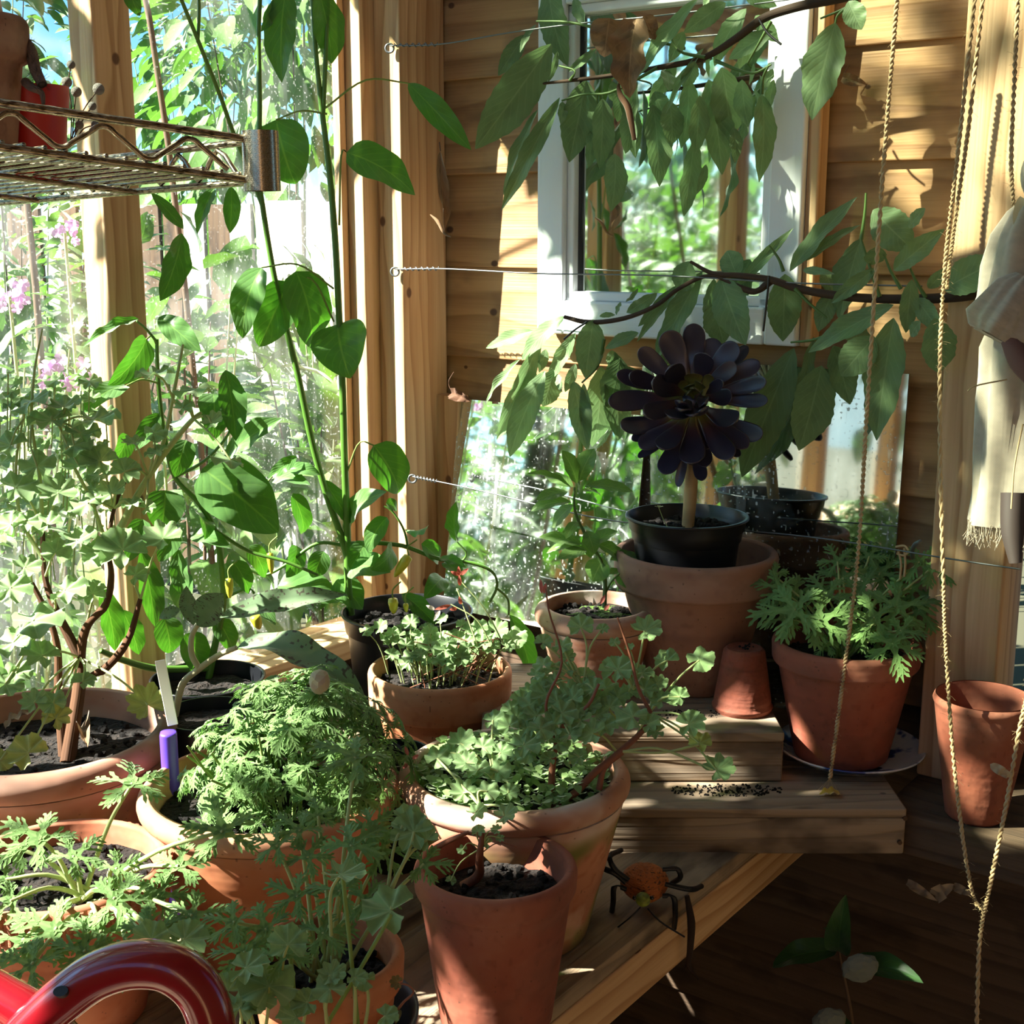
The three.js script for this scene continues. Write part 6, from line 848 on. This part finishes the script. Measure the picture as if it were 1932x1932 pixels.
{ // plant growing in the gloom under the bench
  const P = (x, y, b = 0.22) => onB(x, y, b), root = P(1612, 1990); root.y = 0; const t = thing('shade_plant', 'dark pointed leaves of a plant growing in the gloom under the steps', 'plant', null, root); M.gloom = leafMat(chMaps, '#7d9a80', { coat: 0.4, thru: 0.2 }); M.cottony = std({ color: lin('#6c736a'), roughness: 0.95 });
  addTube(t, 'stem', [root, P(1608, 1940), P(1600, 1880), P(1586, 1812), P(1582, 1790)], [0.004, 0.003, 0.0026, 0.002, 0.0016], M.twig, 7, 5);
  for (const [bx, by, tx, ty, w] of [[1583, 1795, 1596, 1688, 54], [1580, 1792, 1458, 1826, 52], [1600, 1836, 1742, 1855, 66], [1575, 1776, 1552, 1752, 10], [1590, 1775, 1598, 1750, 10], [1606, 1930, 1560, 1960, 60]]) { const m = P(tx, ty, 0.27), b = P(bx, by, 0.24); addBlade(t, chG[0], M.gloom, b, m, toCam(m).add(UP), w / FOCAL * depthOf(m)); }
  for (const [x, y, r] of [[1624, 1826, 26], [1566, 1925, 24]]) { const g = new THREE.IcosahedronGeometry(r * 0.0007, 3), p = g.attributes.position; for (let i = 0; i < p.count; i++) { const q = 1 + 0.5 * (fbm(p.getX(i) * 200 + 50, p.getY(i) * 200 + p.getZ(i) * 130 + 50, 999, 999, 3, 3) - 0.5); p.setXYZ(i, p.getX(i) * q * 1.2, p.getY(i) * q, p.getZ(i) * q * 0.6); } g.computeVertexNormals(); part(t, 'pale_flower_head', g, M.cottony, 'pale woolly flower head').position.copy(P(x, y, 0.3).sub(t.position)); }
  const s = thing('dead_leaf', 'pale papery dead leaves caught in cobweb on the dark boards', 'leaf', null, P(1780, 1684, 0.13)), cg = blade({ pr: OVATE, W: 0.5, fold: 0.5, arch: 1.1, wave: 0.14 }); M.paper = leafMat({}, '#b3a184', { coat: 0, thru: 0.2 });
  for (const [a, b, c, d2, w] of [[1712, 1664, 1768, 1700, 20], [1764, 1690, 1800, 1668, 34], [1800, 1672, 1836, 1690, 20]]) addBlade(s, cg, M.paper, P(a, b, 0.13), P(c, d2, 0.14), toCam(s.position), w / FOCAL * 1.7, 'leaf_blade');
  const u = thing('dead_leaf', 'dry leaf scrap snagged on the slanting twine', 'leaf', null, at(1890, 1452, 1.46)); addBlade(u, cg, M.paper, at(1868, 1442, 1.46), at(1908, 1466, 1.46), toCam(at(1890, 1452, 1.46)), 0.012, 'leaf_blade');
  const st = thing('dried_stalk', 'withered stalk hanging below the front edge of the bench', 'dried plant', null, onB(1308, 1750, 0.5)), D = (x, y) => onB(x, y, 0.5); addTube(st, 'stalk', [D(1296, 1690), D(1304, 1740), D(1302, 1790), D(1300, 1825), D(1318, 1848)], [0.003, 0.005, 0.004, 0.003, 0.001], M.bark, 7, 5); addTube(st, 'stalk', [D(1302, 1800), D(1292, 1828)], [0.002, 0.001], M.bark, 6, 3);
}

// ------------------------------------------------------------------ the garden beyond the glass
{
  const g = structure('ground', 'garden soil and paving outside the greenhouse', room(0, 0, 0), TURN); M.earth = std({ color: lin('#3b3d28'), roughness: 1 });
  part(g, 'ground', moved(new THREE.BoxGeometry(30, 0.05, 30), -3, -0.075, 0), M.earth);
  const f = thing('garden_fence', 'board fence, partly white and partly brown with shade put into the colour, behind the shrubs', 'fence', null, room(-6, -2.0, 0), TURN); M.fence = std({ color: lin('#d9d6cf'), map: W_grey.map, roughness: 0.8 }); M.fence = std({ color: lin('#aeaaa2'), roughness: 0.85, bumpMap: W_grey.bumpMap, bumpScale: 0.001 }); M.fenceBrownShaded = std({ color: lin('#8a7a68'), map: W_grey.map, roughness: 0.9 });
  for (let i = 0; i < 46; i++) part(f, 'board', moved(timber(0.128, 1.62 + 0.03 * hash(i, 1, 4), 0.018, 'y', 0.002), i * 0.142, 0.85, 0.012 * (i % 2)), i > 30 || hash(i, 2, 8) < 0.45 ? M.fenceBrownShaded : M.fence);  // brown is real near the corner; elsewhere it paints shade on the boards
  for (const y of [0.4, 1.25]) part(f, 'fence_rail', moved(timber(6.6, 0.09, 0.03, 'x'), 3.2, y, -0.03), M.fence);
}
const lf = [blade({ pr: OVATE, W: 0.5, arch: 0.7, fold: 0.2, ny: 6, nx: 2 }), blade({ pr: PEACH, W: 0.4, arch: 0.5, fold: 0.25, ny: 6, nx: 2 }), blade({ pr: PEACH, W: 0.22, arch: 0.8, fold: 0.2, ny: 5, nx: 2 })];
const outMaps = bladeTex('#6d9442', '#a9c277', { n: 6, strength: 0.4, seed: 51 });
M.garden = ['#f2ffd0', '#d8efc0', '#e6ffb0', '#bcd8b8'].map((c) => leafMat(outMaps, c, { coat: 0.2, thru: 0.5 }));
function foliage(seed, n, shape, len, kinds) {      // many small leaves in the space that shape() gives, joined
  const q = rng(seed), L = [], mm = new THREE.Matrix4();
  for (let i = 0; i < n; i++) { const [p, out] = shape(q), k = len * (0.6 + 0.7 * q()), y = out.clone().add(new V3(q() - 0.5, q() * 0.6 - 0.75, q() - 0.5)).normalize(), zh = new V3(q() - 0.5, 0.8, q() - 0.5), x = y.clone().cross(zh).normalize(), z = x.clone().cross(y); const g = lf[kinds[Math.floor(q() * kinds.length)]].clone(); g.applyMatrix4(mm.makeBasis(x.multiplyScalar(k), y.multiplyScalar(k), z.multiplyScalar(k)).setPosition(p)); L.push(g); }
  return merge(L);
}
const ordinal = ['first', 'second', 'third', 'fourth', 'fifth', 'sixth', 'seventh', 'eighth', 'ninth', 'tenth', 'eleventh'], counted = new Map();
function shrub(text, a, b, y0, y1, r, n, len, kinds, mat, seed, name = 'garden_shrub', group = 'garden shrubs beyond the glass') {
  const k0 = counted.get(text) ?? 0; counted.set(text, k0 + 1); const label = group ? ordinal[k0] + ' ' + text : text;
  const base = room(a, b, 0), t = thing(name, label, 'shrub', group, base), hy = (y1 - y0) / 2, cy = (y0 + y1) / 2;
  stuff(part(t, 'foliage', foliage(seed, n, (q) => { const u = q() * 6.283, c = 2 * q() - 1, s = Math.sqrt(1 - c * c), k = Math.pow(q(), 0.45), o = new V3(s * Math.cos(u), c, s * Math.sin(u)); return [new V3(o.x * r * k, cy + o.y * hy * k, o.z * r * k), o]; }, len, kinds), M.garden[mat]));
  const q = rng(seed + 1); for (let i = 0; i < 9; i++) { const u = q() * 6.283, e = r * (0.3 + 0.6 * q()); part(t, 'stem', tube([new V3(Math.cos(u) * 0.05, -0.05, Math.sin(u) * 0.05), new V3(Math.cos(u) * e * 0.6, cy * 0.8, Math.sin(u) * e * 0.6), new V3(Math.cos(u) * e, y1 - 0.1 - 0.3 * hy * q(), Math.sin(u) * e)], [0.006, 0.004, 0.0015], 5, 5), i % 3 ? M.stemPale : M.twig); }
  return t;
}
shrub('leafy border plant close outside the left glass, counted towards the fence', -0.34, 0.62, 0.5, 1.5, 0.3, 200, 0.1, [0, 1], 0, 101);
shrub('leafy border plant close outside the left glass, counted towards the fence', -0.36, 0.12, 0.6, 1.6, 0.3, 190, 0.115, [0, 1], 1, 102);
shrub('leafy border plant close outside the left glass, counted towards the fence', -0.4, -0.42, 0.5, 1.45, 0.32, 190, 0.12, [0, 1], 2, 103);
shrub('leafy border plant close outside the left glass, counted towards the fence', -0.95, 0.1, 0.4, 1.45, 0.4, 220, 0.12, [0, 1], 3, 104);
shrub('leafy border plant close outside the left glass, counted towards the fence', -0.85, -0.75, 0.4, 1.4, 0.4, 220, 0.13, [1, 2], 0, 105);
shrub('taller slender-leaved bush before the fence, counted away from the greenhouse', -1.75, -0.45, 0.5, 2.0, 0.5, 520, 0.1, [1, 2], 1, 106);
shrub('taller slender-leaved bush before the fence, counted away from the greenhouse', -1.5, -1.45, 0.5, 1.5, 0.42, 420, 0.1, [1, 2], 3, 107);
shrub('taller slender-leaved bush before the fence, counted away from the greenhouse', -2.7, -1.0, 0.5, 2.2, 0.6, 560, 0.11, [0, 1], 2, 108);
for (const [a, b, s, m] of [[-0.75, 1.9, 1, 0], [-0.95, 2.6, 2, 2], [-1.2, 3.3, 3, 1], [-1.6, 4.1, 4, 0], [-2.0, 3.0, 5, 3], [-2.5, 4.6, 6, 2], [-1.9, 5.2, 7, 1]]) shrub('bush along the sunny side path, counted from the greenhouse', a, b, 0.4, 1.75 + 0.12 * (s % 3), 0.45, 520, 0.1, [0, 1], m, 140 + s, 'garden_bush', 'bushes along the sunny side of the greenhouse');
for (const [a, b, s, m] of [[-4.8, 4.8, 1, 1], [-3.6, 8.1, 2, 3], [-0.9, 7.0, 3, 1], [-7.0, 7.4, 4, 3]]) shrub('rounded tree at the far garden end, counted from the sunny side', a, b, 0.3, 4.6, 1.15, 1000, 0.22, [0, 1], m, 160 + s, 'round_tree', 'trees at the end of the garden');
for (const [a, b, s, m] of [[-6.6, -3.4, 1, 3], [-3.6, -3.4, 2, 1], [-0.6, -3.4, 3, 3], [-8.1, -6.6, 4, 3], [-5.1, -6.6, 5, 1], [-2.1, -6.6, 6, 3], [0.9, -6.6, 7, 1]]) shrub('dark green tree rising behind the fence, counted from its far end', a, b, 0.9, 5.4, 1.0, 1000, 0.22, [0, 1], m, 120 + s, 'garden_tree', 'trees behind the fence');
{ // unseen climber added over the eaves, shaped to shade the step and upper wall
  const t = thing('added_shade_vine', 'added out-of-view broad-leaved climber over the eaves, shaped to shade the steps and wall', 'climber', null, room(-0.1, 0, 0), TURN);
  stuff(part(t, 'foliage', foliage(207, 230, (q) => [new V3(-0.14 * q(), 2.4 + 0.42 * q(), 0.28 + 0.5 * q()), new V3(q() - 0.7, -0.3, q() - 0.5)], 0.1, [0, 0, 1]), M.garden[2]));
  stuff(part(t, 'foliage', foliage(201, 540, (q) => { let z = 1.02 + 1.38 * q(); const zz = z > 1.72 && z < 2.0 && q() < 0.85; if (zz) z = 1.05 + 0.4 * q(); let y = 2.22 + (z < 1.6 ? 0.78 : 0.55) * q(); const x = -0.3 * q(); if (zz) y = 2.3 + 0.6 * q(); else if (z > 1.97) y = 2.34 + 0.42 * q(); return [new V3(x, y, z), new V3(q() - 0.7, -0.3, q() - 0.5)]; }, 0.1, [0, 0, 1]), M.garden[2]));
  for (let i = 0; i < 7; i++) part(t, 'vine_stem', tube([new V3(-0.15, 0, 0.1 + i * 0.45), new V3(-0.12 + rr(-0.1, 0.05), 1.0, 0.1 + i * 0.45 + rr(-0.1, 0.1)), new V3(-0.14, 2.1, i * 0.38 + 0.2 + rr(-0.2, 0.2)), new V3(-0.12, 2.6, i * 0.38 + 0.5)], [0.008, 0.006, 0.005, 0.003], 6, 5), M.twig);
  const d = thing('garden_tree', 'open-crowned tree beside the greenhouse that dapples the light', 'tree', null, room(-1.05, 2.14, 0), TURN);
  stuff(part(d, 'foliage', foliage(203, 300, (q) => { const u = q() * 6.283, c = 2 * q() - 1, s = Math.sqrt(1 - c * c), o = new V3(s * Math.cos(u), c, s * Math.sin(u)); return [new V3(o.x * 0.62, 4.55 + o.y * 0.6, o.z * 0.62), o]; }, 0.14, [0, 1]), M.garden[0]));
  part(d, 'trunk', tube([new V3(0, 0, 0), new V3(0.05, 1.8, 0), new V3(0, 3.4, 0.05), new V3(0.02, 4.4, 0)], [0.06, 0.05, 0.035, 0.01], 9, 5), M.bark);
}
shrub('added out-of-view spreading tree, placed to shade the border outside the glass', -2.8, 1.5, 2.3, 4.1, 1.0, 620, 0.17, [0, 1], 1, 230, 'garden_tree', null);  // unseen tree added to keep direct sun off the border and fence
{ // pink phlox
  M.phlox = leafMat({}, '#d9aee0', { coat: 0, thru: 0.5 }); const pg = blade({ pr: OBOVATE, W: 0.75, arch: 0.3, fold: 0.1, ny: 4, nx: 2 }), mm = new THREE.Matrix4();
  const one = []; for (let k = 0; k < 5; k++) { const g = pg.clone(); g.rotateX(-0.35); g.rotateZ(k * 1.2566); one.push(g); } const floret = merge(one);
  [[18, 560, 30, 'pale pink phlox flower head against the left edge of the glass'], [122, 705, 38, 'pale pink phlox flower head low beside the left post'], [122, 440, 24, 'half-hidden pink phlox flower head just below the wire shelf']].forEach(([px, py, r, label], i) => {
    const c = onA(px, py, -0.06 - 0.03 * i), t = thing('phlox_flower', label, 'flower', null, c.clone().setY(0)), k = depthOf(c) / FOCAL, q = rng(300 + i);
    for (let j = 0; j < 16; j++) { const o = new V3(q() - 0.5, 0.75 * (q() - 0.45), q() - 0.5).multiplyScalar(2 * r * k), m = part(t, 'floret', floret, M.phlox); aim(m, c.clone().add(o).sub(t.position), new V3(q() - 0.5, 1, q() - 0.5), toCam(c).add(new V3((q() - 0.5) * 1.2, (q() - 0.2) * 1.2, 0)), r * 0.42 * k, r * 0.42 * k, r * 0.42 * k); }
    part(t, 'stem', tube([new V3(0, -0.05, 0), new V3(0.01, 0.6, -0.01), c.clone().sub(t.position)], [0.004, 0.0035, 0.0025], 6, 5), M.stemPale);
    for (let j = 0; j < 10; j++) { const y = c.y - 0.06 - 0.05 * j, a = j * 2.3; addBlade(t, lf[1], M.garden[1], new V3(c.x, y, c.z), new V3(c.x + Math.cos(a) * 0.07, y + 0.02, c.z + Math.sin(a) * 0.07), UP, 0.025); }
  });
}
scene.traverse((o) => { if (o.isMesh && o !== sky) { o.castShadow = true; o.receiveShadow = true; } });
renderer.render(scene, camera);
